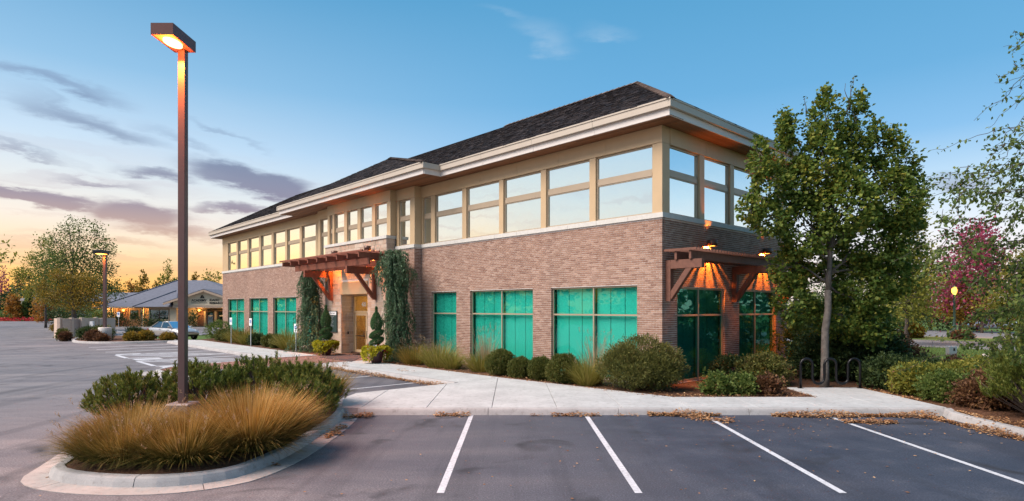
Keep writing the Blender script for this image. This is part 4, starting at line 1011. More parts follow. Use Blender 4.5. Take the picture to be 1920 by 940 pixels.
lt = [(50, 128, 8.2, 4.0, 'dark', 'dark broad tree behind the small orange tree at far left'), (2, 140, 11.0, 3.4, 'magenta', 'dark reddish tree cut by the left edge of the view'), (10, 126, 5.6, 2.6, 'dark', 'low dark tree at the left edge of the view'),
      (27, 118, 4.9, 2.3, 'orange', 'small rounded orange tree at the far side of the left lot'), (53, 119, 5.8, 1.2, 'green', 'narrow bright green tree right of the small orange tree'), (40, 138, 10.5, 2.6, 'russet', 'russet topped tree rising behind the dark broad tree'), (88, 104, 5.0, 2.6, 'orange', 'orange and gold tree beside the grey roofed house at far left'), (112, 122, 6.5, 3.6, 'gold', 'gold tree behind the far end of the tan enclosure'), (22, 134, 6.5, 3.4, 'green', 'green tree behind the small orange tree')]
lt = [((px - 960) / 1132 * y, y, h, w, m_, lb) for px, y, h, w, m_, lb in lt]
for i, (x, y, h, w, m_, lb) in enumerate(lt): dtree('background_tree', (x, y, 0), h, w, LF[m_], lb, .42, 150, 8, h * .14, group='background trees at far left', seed=20 + i, shell=.65)
tl = [(268, 517, 30, 'gold', 'gold tree rising over the left end of the low office roof'), (316, 500, 40, 'lime', 'tall yellow green tree behind the low office just left of the lamp pole'), (296, 528, 26, 'gold', 'short gold tree between the two taller ones behind the low office'),
      (368, 519, 22, 'gold', 'slim gold tree just right of the lamp pole behind the low office roof'), (397, 510, 48, 'lime', 'broad yellow green tree behind the low office beside the brick building'), (246, 530, 36, 'orange', 'orange tree right of the tall dark street lamp'), (345, 530, 30, 'lime', 'small tree half hidden behind the lamp pole'), (222, 545, 40, 'gold', 'low gold tree behind the left roof of the low office')]
for i, (px, py, w, m_, lb) in enumerate(tl):
    Y = 112 + 5 * (i % 3); X = (px - 960) / 1132 * Y; h = 2.45 + (578.5 - py) / 1132 * Y
    dtree('background_tree', (X, Y, 0), h, w / 1132 * Y * .62, LF[m_], lb, .40, 190, 8, h * .2, group='trees behind the low office', seed=40 + i, shell=.7, n=9)
# foliage of a tree outside the left edge
lt = empty('edge_tree', (-22.6, 23.2, 0)); tag(lt, 'leafy twigs of a tree poking in at the left edge of the view', 'tree')
mb = MB(); mb.tube(wob((0, 0, 0), (-.3, 0, 5.2), 5, .05), list(np.linspace(.14, .04, 6)), 8)
P = []
for dx_, z in ((3.35, 4.62), (3.25, 4.25), (3.1, 4.95), (3.0, 4.4), (2.6, 3.9), (2.4, 5.2), (1.8, 4.6)):
    q = (dx_, 0, z); pts = wob((-.2, 0, z - .5), q, 5, .05); mb.tube(pts, list(np.linspace(.03, .006, 6)), 5, False)
    for p_ in pts[2:]: P.append(np.array(p_) + rng.normal(size=(14, 3)) * (.16, .16, .11))
mb.build('trunk', mat_bark2, lt); crown_obj('crown', np.concatenate(P), None, .15, LF['lime'], lt, aspect=.5)
# ---- right background
def rt(px, Y): return ((px - 960) / 1132 * Y, Y)
for i, (px, Y, top, w, m_, lb, nm) in enumerate([(1700, 39, 415, 3.1, 'lime', 'bright green tree over the lawn right of the maple', 'background_tree'), (1640, 47, 500, 3.6, 'green', 'green tree on the lawn behind the maple trunk', 'background_tree'),
      (1842, 58, 428, 5.6, 'magenta', 'crimson leaved tree beyond the street behind the lit post lamp', 'crimson_tree'), (1935, 40, 470, 3.4, 'lime', 'yellow green tree at the right edge', 'background_tree'),
      (1510, 36, 560, 2.2, 'green', 'light green bushy tree between the brick corner and the maple trunk', 'background_tree'), (1745, 66, 505, 4.6, 'green', 'green tree across the street left of the post lamp', 'background_tree'),
      (1560, 58, 490, 5.0, 'dark', 'broad dark tree far behind the maple trunk', 'background_tree'), (1800, 60, 520, 3.2, 'gold', 'olive gold tree behind the lit post lamp', 'background_tree')]):
    x, y = rt(px, Y); h = 2.45 + (578.5 - top) / 1132 * Y
    dtree(nm, (x, y, .1), h, w, LF[m_], lb, .30 if m_ == 'magenta' else .22, 1000 if m_ == 'magenta' else 620, 9, min(h * .22, 1.9), group='trees across the lawn on the right', seed=70 + i, shell=.72, r=.13, n=15, bark=mat_birch if i == 3 else None)
for i, (px, Y, w, h, m_, lb) in enumerate([(1730, 64, 7, 2.6, 'dark', 'dark hedge across the street left of the post lamp'), (1590, 52, 7, 2.3, 'dark', 'dark hedge on the lawn behind the bike rack'), (1660, 74, 9, 3.0, 'dark', 'far dark hedge beyond both lanes of the street')]):
    x, y = rt(px, Y); P, O = lobes_points([((dx_, 0, h * .45), (1.5, 1.2, h * .55)) for dx_ in np.linspace(-w / 2, w / 2, 7)], 240, 9, .22, .7)
    e = empty('hedge', (x, y, .1)); tag(e, lb, 'hedge', 'hedges on the right'); crown_obj('foliage', P, O, .25, LF[m_], e)

# ---- shrubs, grasses
def core(parent, r, z, mat): return None
def ball(name, x, y, z, r, h, mat, label, group, n=700, leaf=.075, per=4, rough=.07, cat='shrub', aspect=.55):
    e = empty(name, (x, y, z)); tag(e, label, cat, group)
    d = unit(rng.normal(size=(n, 3))); d[:, 2] = np.where(d[:, 2] < -.72, -d[:, 2], d[:, 2])
    bumps = 1 + .10 * np.sin(d[:, 0] * 7 + x * 3) * np.sin(d[:, 1] * 6 + y * 5) + rng.normal(0, rough, n)
    c = d * bumps[:, None] * (r, r, h * .55) * (1 - .25 * rng.random(n) ** 2)[:, None] + (0, 0, h * .46); c[:, 2] = np.maximum(c[:, 2], .02)
    P = np.repeat(c, per, 0) + rng.normal(size=(n * per, 3)) * leaf * .45; O = np.repeat(d, per, 0)
    m_ = max(120, n // 3); di = unit(rng.normal(size=(m_, 3))); ci = di * (r * .72, r * .72, h * .40) * (.8 + .2 * rng.random(m_))[:, None] + (0, 0, h * .46); ci[:, 2] = np.maximum(ci[:, 2], .03)   # the shaded inner foliage
    V, F = join([leaves(P, leaf, O * 1.3, up=.35, aspect=aspect), leaves(np.repeat(ci, 2, 0), leaf * 2.2, np.repeat(di, 2, 0), up=.2, aspect=.8)])
    obj('foliage', npmesh('foliage', V, F, [mat]), e)
    mb = MB()
    for k in range(5): a_ = k * 1.26; mb.tube([(0, 0, -.03), (math.cos(a_) * r * .3, math.sin(a_) * r * .3, h * .3), (math.cos(a_) * r * .6, math.sin(a_) * r * .6, h * .55)], [.02, .015, .008], 5)
    mb.build('stems', mat_bark2, e); return e
def grass(x, y, z, r, h, mat, label, group, n=900, plumes=40, lean=.55, name='ornamental_grass', bw=.007, arch=.5):
    e = empty(name, (x, y, z)); tag(e, label, 'grass clump', group)
    a_ = rng.uniform(0, 2 * np.pi, n); rr = np.sqrt(rng.random(n)) * r * .42; L = h * rng.uniform(.62, 1.12, n) ; out = np.stack([np.cos(a_), np.sin(a_), 0 * a_], 1)
    base = out * rr[:, None]; tilt = (lean * (rr / (r * .42)) * rng.uniform(.5, 1.25, n) + .06 + rng.normal(0, .07, n))
    side = np.stack([-np.sin(a_ + rng.normal(0, .9, n)), np.cos(a_), 0 * a_], 1); V = []; ks = (0, .4, .75, 1.)
    for i, t in enumerate(ks):
        ang = tilt * (1 + arch * t); p = base + out * (np.sin(ang) * L * t)[:, None]; p[:, 2] = np.cos(np.minimum(ang, 1.5)) * L * t
        w = bw * (1.0, .95, .6, .04)[i]; V += [p - side * w, p + side * w]
    V = np.stack(V, 1).reshape(-1, 3); b = np.arange(n)[:, None, None] * 8
    F = (b + np.array([(0, 1, 3, 2), (2, 3, 5, 4), (4, 5, 7, 6)])[None]).reshape(-1, 4)
    obj('blades', npmesh('blades', V, F, [mat]), e)
    if plumes:
        P, O = [], []
        for i in rng.choice(n, plumes):
            ang = tilt[i] * .95; d = out[i] * math.sin(ang); d[2] = math.cos(ang); tip = base[i] + d * L[i] * 1.06
            P.append(tip + d * rng.uniform(-.05, .09, (14, 1)) + rng.normal(size=(14, 3)) * .009); O.append(np.repeat(d[None], 14, 0))
        crown_obj('seed_heads', np.concatenate(P), np.concatenate(O) * 2.2, .038, LF['plume'], e, aspect=.22)
    return e
def pine(x, y, z, rx, ry, h, label, group, n=210, name='mugo_pine', mat=None, shoot=.17, rz=0, needle=.075):
    e = empty(name, (x, y, z), rz); tag(e, label, 'shrub', group)
    n = int(n * 1.9); d = unit(rng.normal(size=(n, 3))); d[:, 2] = np.abs(d[:, 2]) * 1.1 - .12; d = unit(d)
    c = d * (rx, ry, h * .62) * (1 - .35 * rng.random(n) ** 1.7)[:, None] * (1 + rng.normal(0, .07, n))[:, None]; c[:, 2] = np.maximum(c[:, 2] + h * .30, .03)
    ax = unit(d * .55 + np.array([0, 0, 1.1]) + rng.normal(0, .16, (n, 3))); sl = shoot * rng.uniform(.7, 1.35, n)
    n0 = n; k = 60; t = rng.random((n, k)); P = c[:, None] + ax[:, None] * (t * sl[:, None])[..., None]
    rad = unit(rng.normal(size=(n, k, 3))); O = ax[:, None] * 1.1 + rad * .75
    V, F = leaves(P.reshape(-1, 3), needle, O.reshape(-1, 3), up=0, aspect=.20, jit=.05, fold=0); obj('needles', npmesh('needles', V, F, [mat or LF['mugo']]), e)
    mb = MB()
    for i in range(0, n, 2): mb.tube([(c[i][0] * .2, c[i][1] * .2, .02), tuple(c[i] * (.65, .65, .7)), tuple(c[i] + ax[i] * sl[i] * .9)], [.016, .011, .005], 4, False)
    mb.build('stems', mat_bark2, e); return e
G1 = 'fountain grasses on the lamp island'
for x, y, r, h, n, lb in ((-5.95, 9.3, 1.05, .64, 4200, 'copper fountain grass at the rounded near left tip of the lamp island'), (-5.0, 9.25, 1.05, .70, 4200, 'copper fountain grass in the near middle of the island in front of the lamp base'),
                          (-4.3, 9.95, 1.05, 1.0, 4600, 'tallest copper fountain grass right of the lamp base on the island'), (-6.3, 10.1, .95, .70, 3200, 'fountain grass left of the lamp base behind the tip of the island')):
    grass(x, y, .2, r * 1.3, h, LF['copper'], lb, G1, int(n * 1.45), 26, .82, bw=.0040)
grass(-4.75, 14.35, .2, 1.35, .86, LF['grass'], 'tan fountain grass at the far end of the lamp island', G1, 1800, 110, .55)
grass(-5.35, 14.75, .2, 1.1, .92, LF['fescue'], 'pale plumed grass behind the pines at the far end of the island', G1, 1000, 120, .5)
G2 = 'mugo pines on the lamp island'
for x, y, rx, ry, h, n, lb in ((-7.55, 12.0, .75, .7, .95, 150, 'mugo pine at the left end of the island row'), (-6.55, 12.7, .95, .8, 1.08, 220, 'mugo pine just left of and behind the lamp pole'), (-5.5, 13.2, .95, .8, 1.12, 220, 'mugo pine just right of and behind the lamp pole'), (-4.55, 13.0, .8, .8, 1.10, 200, 'mugo pine near the right kerb in front of the tan grass'), (-4.25, 12.05, .62, .75, .85, 150, 'lowest mugo pine beside the straight right kerb of the island')):
    pine(x, y, .15, rx, ry, h, lb, G2, n)
# along the long front (site coordinates)
def S(u, v): x, y, _ = WB(u, v); return x, y
GB = 'clipped round shrubs under the long front windows'
for u, v, r, h, lb in ((5.5, -1.6, .53, .86, 'round clipped shrub at the left end of the row under the windows'), (4.45, -1.65, .41, .66, 'smallest round clipped shrub, second from the left in the row'), (3.55, -1.6, .42, .72, 'round clipped shrub in front of the brick pier'), (2.5, -1.65, .54, .88, 'round clipped shrub nearest the big juniper')):
    ball('round_shrub', *S(u, v), .1, r, h, LF['box'], lb, GB, 2600, .042, 5, .035)
GG = 'ornamental grasses along the building'
for u, v, r, h, m_, pl, lb in ((9.3, -1.5, 1.0, 1.12, 'fescue', 110, 'seedy grass clump right of the weeping blue spruce'), (8.35, -1.6, .6, .72, 'fescue', 30, 'short tawny grass left of the feathery tall grass'), (6.9, -1.35, .75, .85, 'fescue', 30, 'yellow green feather grass beside the round shrubs'), (1.6, -1.6, .60, .95, 'fescue', 20, 'bright yellow green grass between round shrub and big juniper'), (11.0, -1.55, .9, .95, 'grass', 20, 'dark olive grass clump behind the flower pot right of the door')):
    grass(*S(u, v), .1, r, h, LF[m_], lb, GG, 750, pl, .6)
for u, v, lb in ((7.0, -1.0, 'feathery upright plumes in front of the window left of the round shrubs'), (1.65, -1.05, 'upright plumes in front of the right hand window')):
    grass(*S(u, v), .1, .42, 1.45, LF['plume'], lb, GG, 160, 70, .20, name='feather_grass')
# the broad juniper on the corner
e = empty('juniper_bush', (*S(.0, -1.05), .08)); tag(e, 'large spreading bronze green juniper at the near brick corner', 'shrub')
Lb = [((math.cos(a_) * .62, math.sin(a_) * .5, z), (.62, .6, .42)) for a_, z in ((0, .55), (1.1, .6), (2.2, .62), (3.1, .55), (4.2, .5), (5.3, .48))] + [((0, 0, .98), (.75, .7, .45)), ((-.55, -.1, .85), (.5, .5, .4)), ((.6, -.1, .8), (.5, .5, .4)), ((.15, -.5, .62), (.6, .45, .4))]
Lb = [((c[0], c[1], c[2] + .08), r) for c, r in Lb]; P, O = lobes_points(Lb, 3000, 14, .05, .26); P[:, 2] = np.maximum(P[:, 2], .03)
crown_obj('foliage', P, O * 1.1, .075, LF['juniper'], e, up=.45, aspect=.30, jit=.55)
mb = MB()
for k in range(12): a_ = k * .55; mb.tube([(0, 0, -.05), (math.cos(a_) * .4, math.sin(a_) * .4, .3), (math.cos(a_) * .8, math.sin(a_) * .7, .6)], [.05, .03, .012], 5)
mb.build('stems', mat_bark2, e)
# weeping conifers
def weeper(x, y, z, h, w, label, lean=(0, 0), n=330, base=1.0, seed=3, crook=None):
    r_ = np.random.default_rng(seed); e = empty('weeping_conifer', (x, y, z)); tag(e, label, 'tree', 'weeping conifers beside the entrance'); mb = MB()
    ax = lambda t: np.array([lean[0] * t + .10 * math.sin(5 * t), lean[1] * t, h * t])
    pts = [tuple(ax(t)) for t in np.linspace(0, 1, 9)]
    if crook: pts += [tuple(np.array(pts[-1]) + np.array(c)) for c in crook]
    mb.tube(pts, list(np.linspace(.11, .02, len(pts))), 7); P, O = [], []
    for i in range(n):
        t = r_.random() ** .75; a_ = r_.uniform(0, 6.283); s = ax(t); rad = w * (.42 + .58 * (1 - t) * base + .25 * (t > .8)) * r_.uniform(.35, 1.1) * (1 + .28 * math.sin(a_ * 2 + t * 17)); ln = r_.uniform(.3, .95) * (.6 + .5 * (1 - abs(t - .5)))
        m = 9; tt = np.linspace(0, 1, m); o = np.array([math.cos(a_), math.sin(a_), 0]); side = np.array([-o[1], o[0], 0]) * r_.normal(0, .12)
        c = s + np.outer(np.sin(np.minimum(tt * 2.0, 1.57)) * rad, o) + np.outer(tt, side) + np.outer(.14 * np.sin(tt * 3.1) - ln * tt ** 1.8, (0, 0, 1)); c[:, 2] = np.maximum(c[:, 2], .06)
        if i % 2 == 0: mb.tube([tuple(q) for q in c[::2]], [.014, .011, .008, .006, .003], 3, False)
        k = 34; q = r_.random(k) * (m - 1.01); ii = q.astype(int); f = (q - ii)[:, None]; p = c[ii] * (1 - f) + c[ii + 1] * f; d = unit(c[ii + 1] - c[ii])
        P.append(p + r_.normal(size=(k, 3)) * .018); O.append(d * 1.2 + unit(r_.normal(size=(k, 3))) * .55)
    if crook:
        cc = np.array(pts[-len(crook) - 1:])
        for j in range(len(cc) - 1):
            for _ in range(10):
                s = cc[j] + (cc[j + 1] - cc[j]) * r_.random(); tt = r_.random((24, 1)); P.append(s + tt ** 1.3 * np.array([r_.normal(0, .12), r_.normal(0, .12), -r_.uniform(.25, .8)])); O.append(np.tile((0, 0, -1.), (24, 1)))
    mb.build('trunk', mat_bark2, e); V, F = leaves(np.concatenate(P), .115, np.concatenate(O), up=-.15, aspect=.28, jit=.3, fold=.1); obj('foliage', npmesh('foliage', V, F, [LF['spruce']]), e); return e
weeper(*S(12.75, -1.35), .1, 4.85, 1.12, 'dense weeping blue spruce column right of the entrance stone', (.05, 0), 900, .35, 3)
xl, yl = S(20.9, -1.55)
weeper(xl, yl, .1, 4.7, .72, 'darker crooked weeping conifer left of the entrance', (.1, 0), 700, 1.9, 5, crook=[(-.25, .15, .35), (-.5, .3, .1), (-.5, .3, -.3)])
# spiral topiaries in pots
def topiary(u, v, h, label, plabel, flowers, glabel):
    x, y = S(u, v); pt = empty('planter_pot', (x, y, .145)); tag(pt, plabel, 'pot', 'planters at the entrance')
    MB().lathe([(0, 0), (.20, 0), (.24, .1), (.29, .42), (.32, .50), (.34, .56), (.30, .58), (.28, .5), (0, .5)], n=24).build('bowl', plain('glazed_plum_pot', (.07, .025, .03), .3, 0, .2, 5, .05), pt)
    MB().lathe([(0, .505), (.275, .505), (.275, .47), (0, .47)], n=18).build('soil', mat_mulch, pt)
    t = empty('spiral_topiary', (x, y, .145)); tag(t, label, 'plant', 'spiral topiaries at the entrance')
    MB().tube(wob((0, 0, .45), (0, 0, h - .05), 5, .01), [.022] * 5 + [.008], 6).build('stem', mat_bark2, t)
    n = 17000; q = rng.random(n); d = unit(rng.normal(size=(n, 3))); zt = h - 1.42; P = np.zeros((n, 3))
    a1 = q < .52; t_ = rng.random(n); ph = rng.uniform(0, 6.283, n)          # pointed head
    rr = .25 * np.sin(np.clip(t_ * 1.15 + .12, 0, 1.0) * math.pi) ** .6 * (1 - .55 * t_) + .015
    P[a1] = np.stack([np.cos(ph) * rr, np.sin(ph) * rr, 1.42 + zt * t_], 1)[a1]
    for lo_, hi_, zc, rx in ((.52, .76, 1.22, .275), (.76, 1.01, .90, .29)):       # two turns of the spiral below it
        b1 = (q >= lo_) & (q < hi_); P[b1] = (d * (rx, rx, .135))[b1] + (0, 0, zc); P[b1, 2] += P[b1, 0] * .38
    crown_obj('foliage', P, d * 1.4, .052, LF['topiary'], t, aspect=.4)
    f = empty('trailing_foliage', (x, y, .145)); tag(f, glabel, 'plant', 'trailing plants in the entrance pots')
    a_ = rng.uniform(0, 6.283, 2600); tt = rng.random(2600); rad = .30 + .24 * np.sin(np.minimum(tt * 2.4, 1.9)) + rng.normal(0, .04, 2600); zz = .70 - .62 * tt ** 1.4 * (.55 + .45 * np.sin(a_ * 2 + u))
    crown_obj('leaves', np.stack([np.cos(a_) * rad, np.sin(a_) * rad, zz], 1), np.stack([np.cos(a_), np.sin(a_), -.5 + 0 * a_], 1), .085, LF['potato'], f, aspect=.8)
    for col_, cnt, lo_, hi_ in flowers:
        a_ = rng.uniform(lo_, hi_, cnt); rad = rng.uniform(.2, .47, cnt); z0 = .74 - (rad - .2) * .9 + rng.normal(0, .05, cnt); c = np.repeat(np.stack([np.cos(a_) * rad, np.sin(a_) * rad, z0], 1), 6, 0)
        crown_obj('petals', c + rng.normal(size=c.shape) * .02, None, .08, LF[col_], f, aspect=.9)
topiary(17.75, -2.2, 2.45, 'spiral clipped topiary left of the entrance door', 'plum glazed pot left of the entrance door', [('white', 14, 3.6, 6), ('orange', 24, 4, 7)], 'yellow trailing leaves with few small flowers in the left pot')
topiary(12.35, -2.55, 2.36, 'spiral clipped topiary right of the entrance door', 'dark glazed pot right of the entrance door', [('white', 30, 3.6, 5.6), ('red', 46, 2.6, 7.2)], 'yellow trailing leaves with red and white flowers in the right pot')
# left wing bed
for u, v, r, h, m_, lb in ((37.9, -1.0, .95, 1.42, 'green', 'large rounded bush at the far left end of the brick building'), (35.3, -1.5, .55, .82, 'box', 'low clipped shrub right of the large end bush'), (34.4, -1.4, .55, .85, 'box', 'low clipped shrub second from the end bush'), (28.9, -1.5, .5, .7, 'dark', 'dark low shrub at the foot of the accessible parking sign'), (26.6, -1.5, .5, .72, 'box', 'low shrub under the third left window'), (25.2, -1.6, .45, .72, 'box', 'clipped shrub left of the yellow grass near the conifer')):
    ball('bed_shrub', *S(u, v), .1, r, h, LF[m_], lb, 'shrubs under the left wing windows', 420, .085, 5)
for u, v, h, m_, pl, lb in ((32.9, -1.4, 1.0, 'fescue', 20, 'yellow grass clump under the second left window'), (31.2, -1.5, 1.15, 'grass', 70, 'pink plumed grass beside the first parking sign'), (23.6, -1.6, 1.3, 'fescue', 15, 'tall yellow green grass left of the crooked conifer'), (29.9, -1.6, .9, 'fescue', 10, 'short yellow grass left of the first parking sign post')):
    grass(*S(u, v), .1, 1.0, h, LF[m_], lb, 'ornamental grasses along the building', 520, pl, .6, bw=.012)
# right side of the building
ball('spreading_yew', 7.75, 18.6, .1, .78, .92, LF['juniper'], 'bronze green spreading shrub under the second side window', 'shrubs by the side wall', 700, .075, 6)
ball('spreading_yew', 7.0, 19.3, .1, .62, .8, LF['dark'], 'dark green shrub behind the bronze one by the side wall', 'shrubs by the side wall', 450, .075, 6)
for x, y, r, h, lb in ((5.55, 16.35, .42, .55, 'low leafy rose bush nearest the brick corner by the pavement'), (6.25, 16.45, .42, .52, 'low leafy rose bush in the middle of the bed by the pavement'), (6.95, 16.55, .48, .46, 'low sparse rose bush at the bike rack end of the bed')):
    ball('rose_bush', x, y, .1, r, h, LF['green'] if x < 6.5 else LF['russet'], lb, 'rose bushes by the pavement', 200, .075, 5, .2, aspect=.7)
ball('pale_shrub', 8.65, 20.5, .1, .45, .8, LF['potato'], 'pale yellow shrub behind the left end of the bike rack', 'shrubs behind the bike rack', 260, .08, 4)
grass(9.2, 23.5, .1, 1.2, 1.3, LF['grass'], 'russet grass clump on the lawn edge beside the maple trunk', 'grasses on the right', 500, 10)
for i, (x, y, r, h, m_) in enumerate(((10.4, 19.9, 1.0, 1.5, 'dark'), (11.7, 19.8, 1.1, 1.7, 'dark'), (13.0, 20.9, 1.0, 1.3, 'russet'), (11.2, 22.0, 1.4, 2.4, 'green'))):
    ball('bank_shrub', x, y, .1, r, h, LF[m_], ['dark shrub directly behind the bike rack', 'dark shrub behind the right end of the bike rack', 'reddish shrub right of the bike rack bank', 'tallest green shrub on the bank behind the maple'][i], 'shrubs behind the bike rack', 900, .11, 6, .12)
BB = [(10.95, 16.35, .62, .80, 'lime', 'lime topped barberry beside the short timber bollard'), (11.75, 15.9, .72, .86, 'lime', 'bright lime barberry right of the bollard one'), (11.0, 15.2, .62, .70, 'green', 'green barberry behind the right pavement end'), (11.9, 14.7, .75, .82, 'russet', 'red brown barberry between the lime ones and the olive pines'), (12.8, 16.3, .85, .95, 'lime', 'pale lime barberry in front of the boulder'), (12.9, 14.9, .8, .95, 'dark', 'dark barberry behind the olive pine'),
      (13.9, 16.6, .9, .9, 'green', 'green barberry below the grey utility box'), (11.15, 14.25, .6, .62, 'russet', 'small reddish barberry above the leaf covered kerb'), (10.95, 17.6, .7, .9, 'dark', 'dark green barberry behind the short timber bollard'), (12.0, 17.7, .8, .85, 'dark', 'dark barberry hidden behind the lime row'), (13.3, 18.2, .8, .8, 'russet', 'russet barberry on the bank left of the boulder'), (14.9, 18.1, .9, .9, 'green', 'green barberry on the bank right of the boulder'), (14.6, 15.4, .95, 1.15, 'dark', 'dark shrub at the right edge behind the pines'), (16.4, 17.5, 1.0, 1.1, 'dark', 'dark shrub right of the utility box')]
for x, y, r, h, m_, lb in BB: ball('barberry', x, y, .1, r, h, LF[m_], lb, 'barberries at the right pavement end', 620, .075, 7, .14)
for x, y, rx, h, lb in ((11.3, 12.75, .9, 1.55, 'olive pine at the right edge above the leaf strewn kerb'), (12.3, 13.7, 1.15, 2.1, 'taller olive pine behind the one at the right kerb'), (11.1, 11.2, .75, 1.35, 'olive pine cut by the right edge of the view')):
    pine(x, y, .1, rx, rx, h, lb, 'pines at the right kerb', 260, 'pine_shrub', LF['mugo'], .24, 0, .09)
for i, (x, y, r, h) in enumerate(((31.5, 47.6, .9, 1.0), (33.7, 45.2, .7, .5), (37.2, 42.5, 1.0, 1.0), (40.2, 40.0, 1.1, 1.2), (28.9, 51, .9, .9))):
    ball('verge_shrub', x, y, .12, r, h, LF[('gold', 'russet', 'orange', 'lime', 'lime')[i]], ['rounded gold shrub on the street verge', 'low russet shrub on the street verge left of the post lamp', 'orange shrub on the verge right of the post lamp', 'yellow green shrub by the white trunk on the verge', 'yellow green shrub at the left end of the verge'][i], 'shrubs on the street verge', 200, .16, 5)
# far left shrubs
FS = [(-33.9, 45.6, .45, .72, 'box', 'round green shrub by the enclosure corner'), (-33.3, 45.0, .36, .5, 'russet', 'small maroon shrub beside the enclosure'), (-34.2, 48.5, .55, .75, 'dark', 'dark shrub against the enclosure wall'), (-31.4, 44.8, .75, .95, 'dark', 'wide dark shrub left of the second lamp base'), (-30.1, 44.4, .75, 1.0, 'box', 'wide green shrub behind the maroon ones'), (-29.7, 42.9, .52, .72, 'russet', 'maroon shrub in front of the second lamp base'), (-28.9, 42.5, .40, .48, 'russet', 'smaller maroon shrub at the kerb by the second lamp'),
      (-28.0, 44.8, .6, .9, 'dark', 'dark green shrub right of the second lamp base'), (-27.4, 43.7, .36, .55, 'russet', 'small reddish shrub right of the second lamp'), (-27.1, 43.0, .48, .55, 'gold', 'low olive gold ball left in the kerb row'), (-26.2, 43.2, .50, .70, 'gold', 'taller olive gold ball in the middle of the kerb row'), (-25.0, 43.8, .46, .50, 'gold', 'olive gold ball at the right end of the kerb row'), (-38.9, 57.5, .8, 1.0, 'dark', 'dark shrub at the left end of the enclosure'), (-47.0, 62.5, .7, .7, 'gold', 'gold shrub at the far entrance island')]
for x, y, r, h, m_, lb in FS: ball('island_shrub', x, y, .1, r, h, LF[m_], lb, 'shrubs on the far parking island', 260, .11, 5)
for i, (px, w, h, m_) in enumerate(((248, 6.0, 1.9, 'dark'), (210, 3.2, 1.7, 'dark'), (288, 1.8, .9, 'dark'), (302, 1.3, .7, 'dark'), (358, 1.5, 2.1, 'dark'), (196, 2.5, 2.0, 'lime'))):
    Y = 78.3; X = (px - 960) / 1132 * Y; P, O = lobes_points([((dx_, 0, h * .45), (w * .22, .7, h * .55)) for dx_ in np.linspace(-w * .36, w * .36, 4)], 110, 8, .14, .6)
    e = empty('foundation_shrub', (X, Y, .05)); tag(e, ['long dark hedge in front of the brick wall of the low office', 'dark hedge left of the blue parking sign at the low office', 'small dark mound under the low office window', 'smallest dark mound right of the low office window', 'dark upright shrub left of the low office doors', 'yellow green shrub at the left end of the low office'][i], 'shrub', 'shrubs at the low office'); crown_obj('foliage', P, O, .2, LF[m_], e)
e = empty('flower_hedge', (-93, 117, 0)); tag(e, 'strip of bright red flowers at the far left edge', 'flower bed')
P, O = lobes_points([((dx_, 0, .4), (2.2, 1.2, .55)) for dx_ in np.linspace(-9, 2, 8)], 200, 8, .15, .6); P[:, 2] *= .6; crown_obj('foliage', P, O, .25, LF['red'], e)
e = empty('hedge', (-95, 121, 0)); tag(e, 'low green hedge behind the red flower strip', 'hedge')
P, O = lobes_points([((dx_, 0, .9), (2.2, 1.2, 1.1)) for dx_ in np.linspace(-10, 3, 8)], 300, 8, .2, .6); crown_obj('foliage', P, O, .35, LF['green'], e)
for i, (px, Y, w, h, m_) in enumerate(((150, 92, 4.5, 3.0, 'dark'), (183, 90, 4.0, 3.2, 'green'), (118, 96, 5.0, 2.6, 'dark'))):
    X = (px - 960) / 1132 * Y; P, O = lobes_points([((dx_, 0, h * .45), (w * .2, .9, h * .55)) for dx_ in np.linspace(-w * .4, w * .4, 5)], 170, 8, .2, .6)
    e = empty('hedge', (X, Y, -.05)); tag(e, ['dark hedge behind the middle of the tan enclosure', 'green hedge between the tan enclosure and the low office', 'dark hedge left of the enclosure behind the slim trunk'][i], 'hedge', 'hedges behind the enclosure'); crown_obj('foliage', P, O, .26, LF[m_], e)
# wood on the far side of the lots, behind the viewer's left: what the windows mirror
P = []
for k in range(46):
    t = k / 45; az_ = R(-50 - 150 * t); D = 66 + 12 * math.sin(k * 2.1); h = 7.0 + 2.2 * math.sin(k * 1.7) + random.uniform(-1, 1.5)
    P.append((np.array([math.sin(az_) * D, math.cos(az_) * D, h * .52]), (3.6, 3.6, h * .5)))
for k in range(16): P.append((np.array([-84 + 9 * k / 15 + random.uniform(-2, 2), 30 + 46 * k / 15, 4.4]), (3.6, 3.6, 4.4 + random.uniform(-1.5, 1.5))))
for k in range(20): az_ = R(47 + 58 * k / 19); D = 50 + 5 * math.sin(k * 2.3); P.append((np.array([math.sin(az_) * D, math.cos(az_) * D, 4.2]), (3.2, 3.2, 4.2 + random.uniform(-1.2, 1.2))))
pp, oo = lobes_points(P, 4200, 8, .5, .6); stuff(crown_obj('far_wood', pp, oo, .75, LF['dark'], None))
# ---- fallen leaves
def litter(name, regions):
    P = []
    for (x0, y0, x1, y1, w, n, z, hp) in regions:
        t = rng.random(n); s = rng.normal(0, .38, n); px_, py_ = x0 + (x1 - x0) * t, y0 + (y1 - y0) * t; L_ = math.hypot(x1 - x0, y1 - y0); nx_, ny_ = -(y1 - y0) / L_, (x1 - x0) / L_
        prof = np.clip(.55 + .45 * np.sin(t * 9 + x0 * 3), .15, 1)
        P.append(np.stack([px_ + nx_ * s * w * prof, py_ + ny_ * s * w * prof, z + rng.random(n) ** 1.5 * hp * np.exp(-s * s * 3) * prof + .006], 1))
    P = np.concatenate(P); V, F = leaves(P, .062, None, up=0, aspect=.7, jit=1.); V = V.reshape(-1, 4, 3); c = V.mean(1, keepdims=True); V = c + (V - c) * (1, 1, .35); V[..., 2] += .012
    return stuff(obj(name, npmesh(name, V.reshape(-1, 3), F, [LF['litter']])))
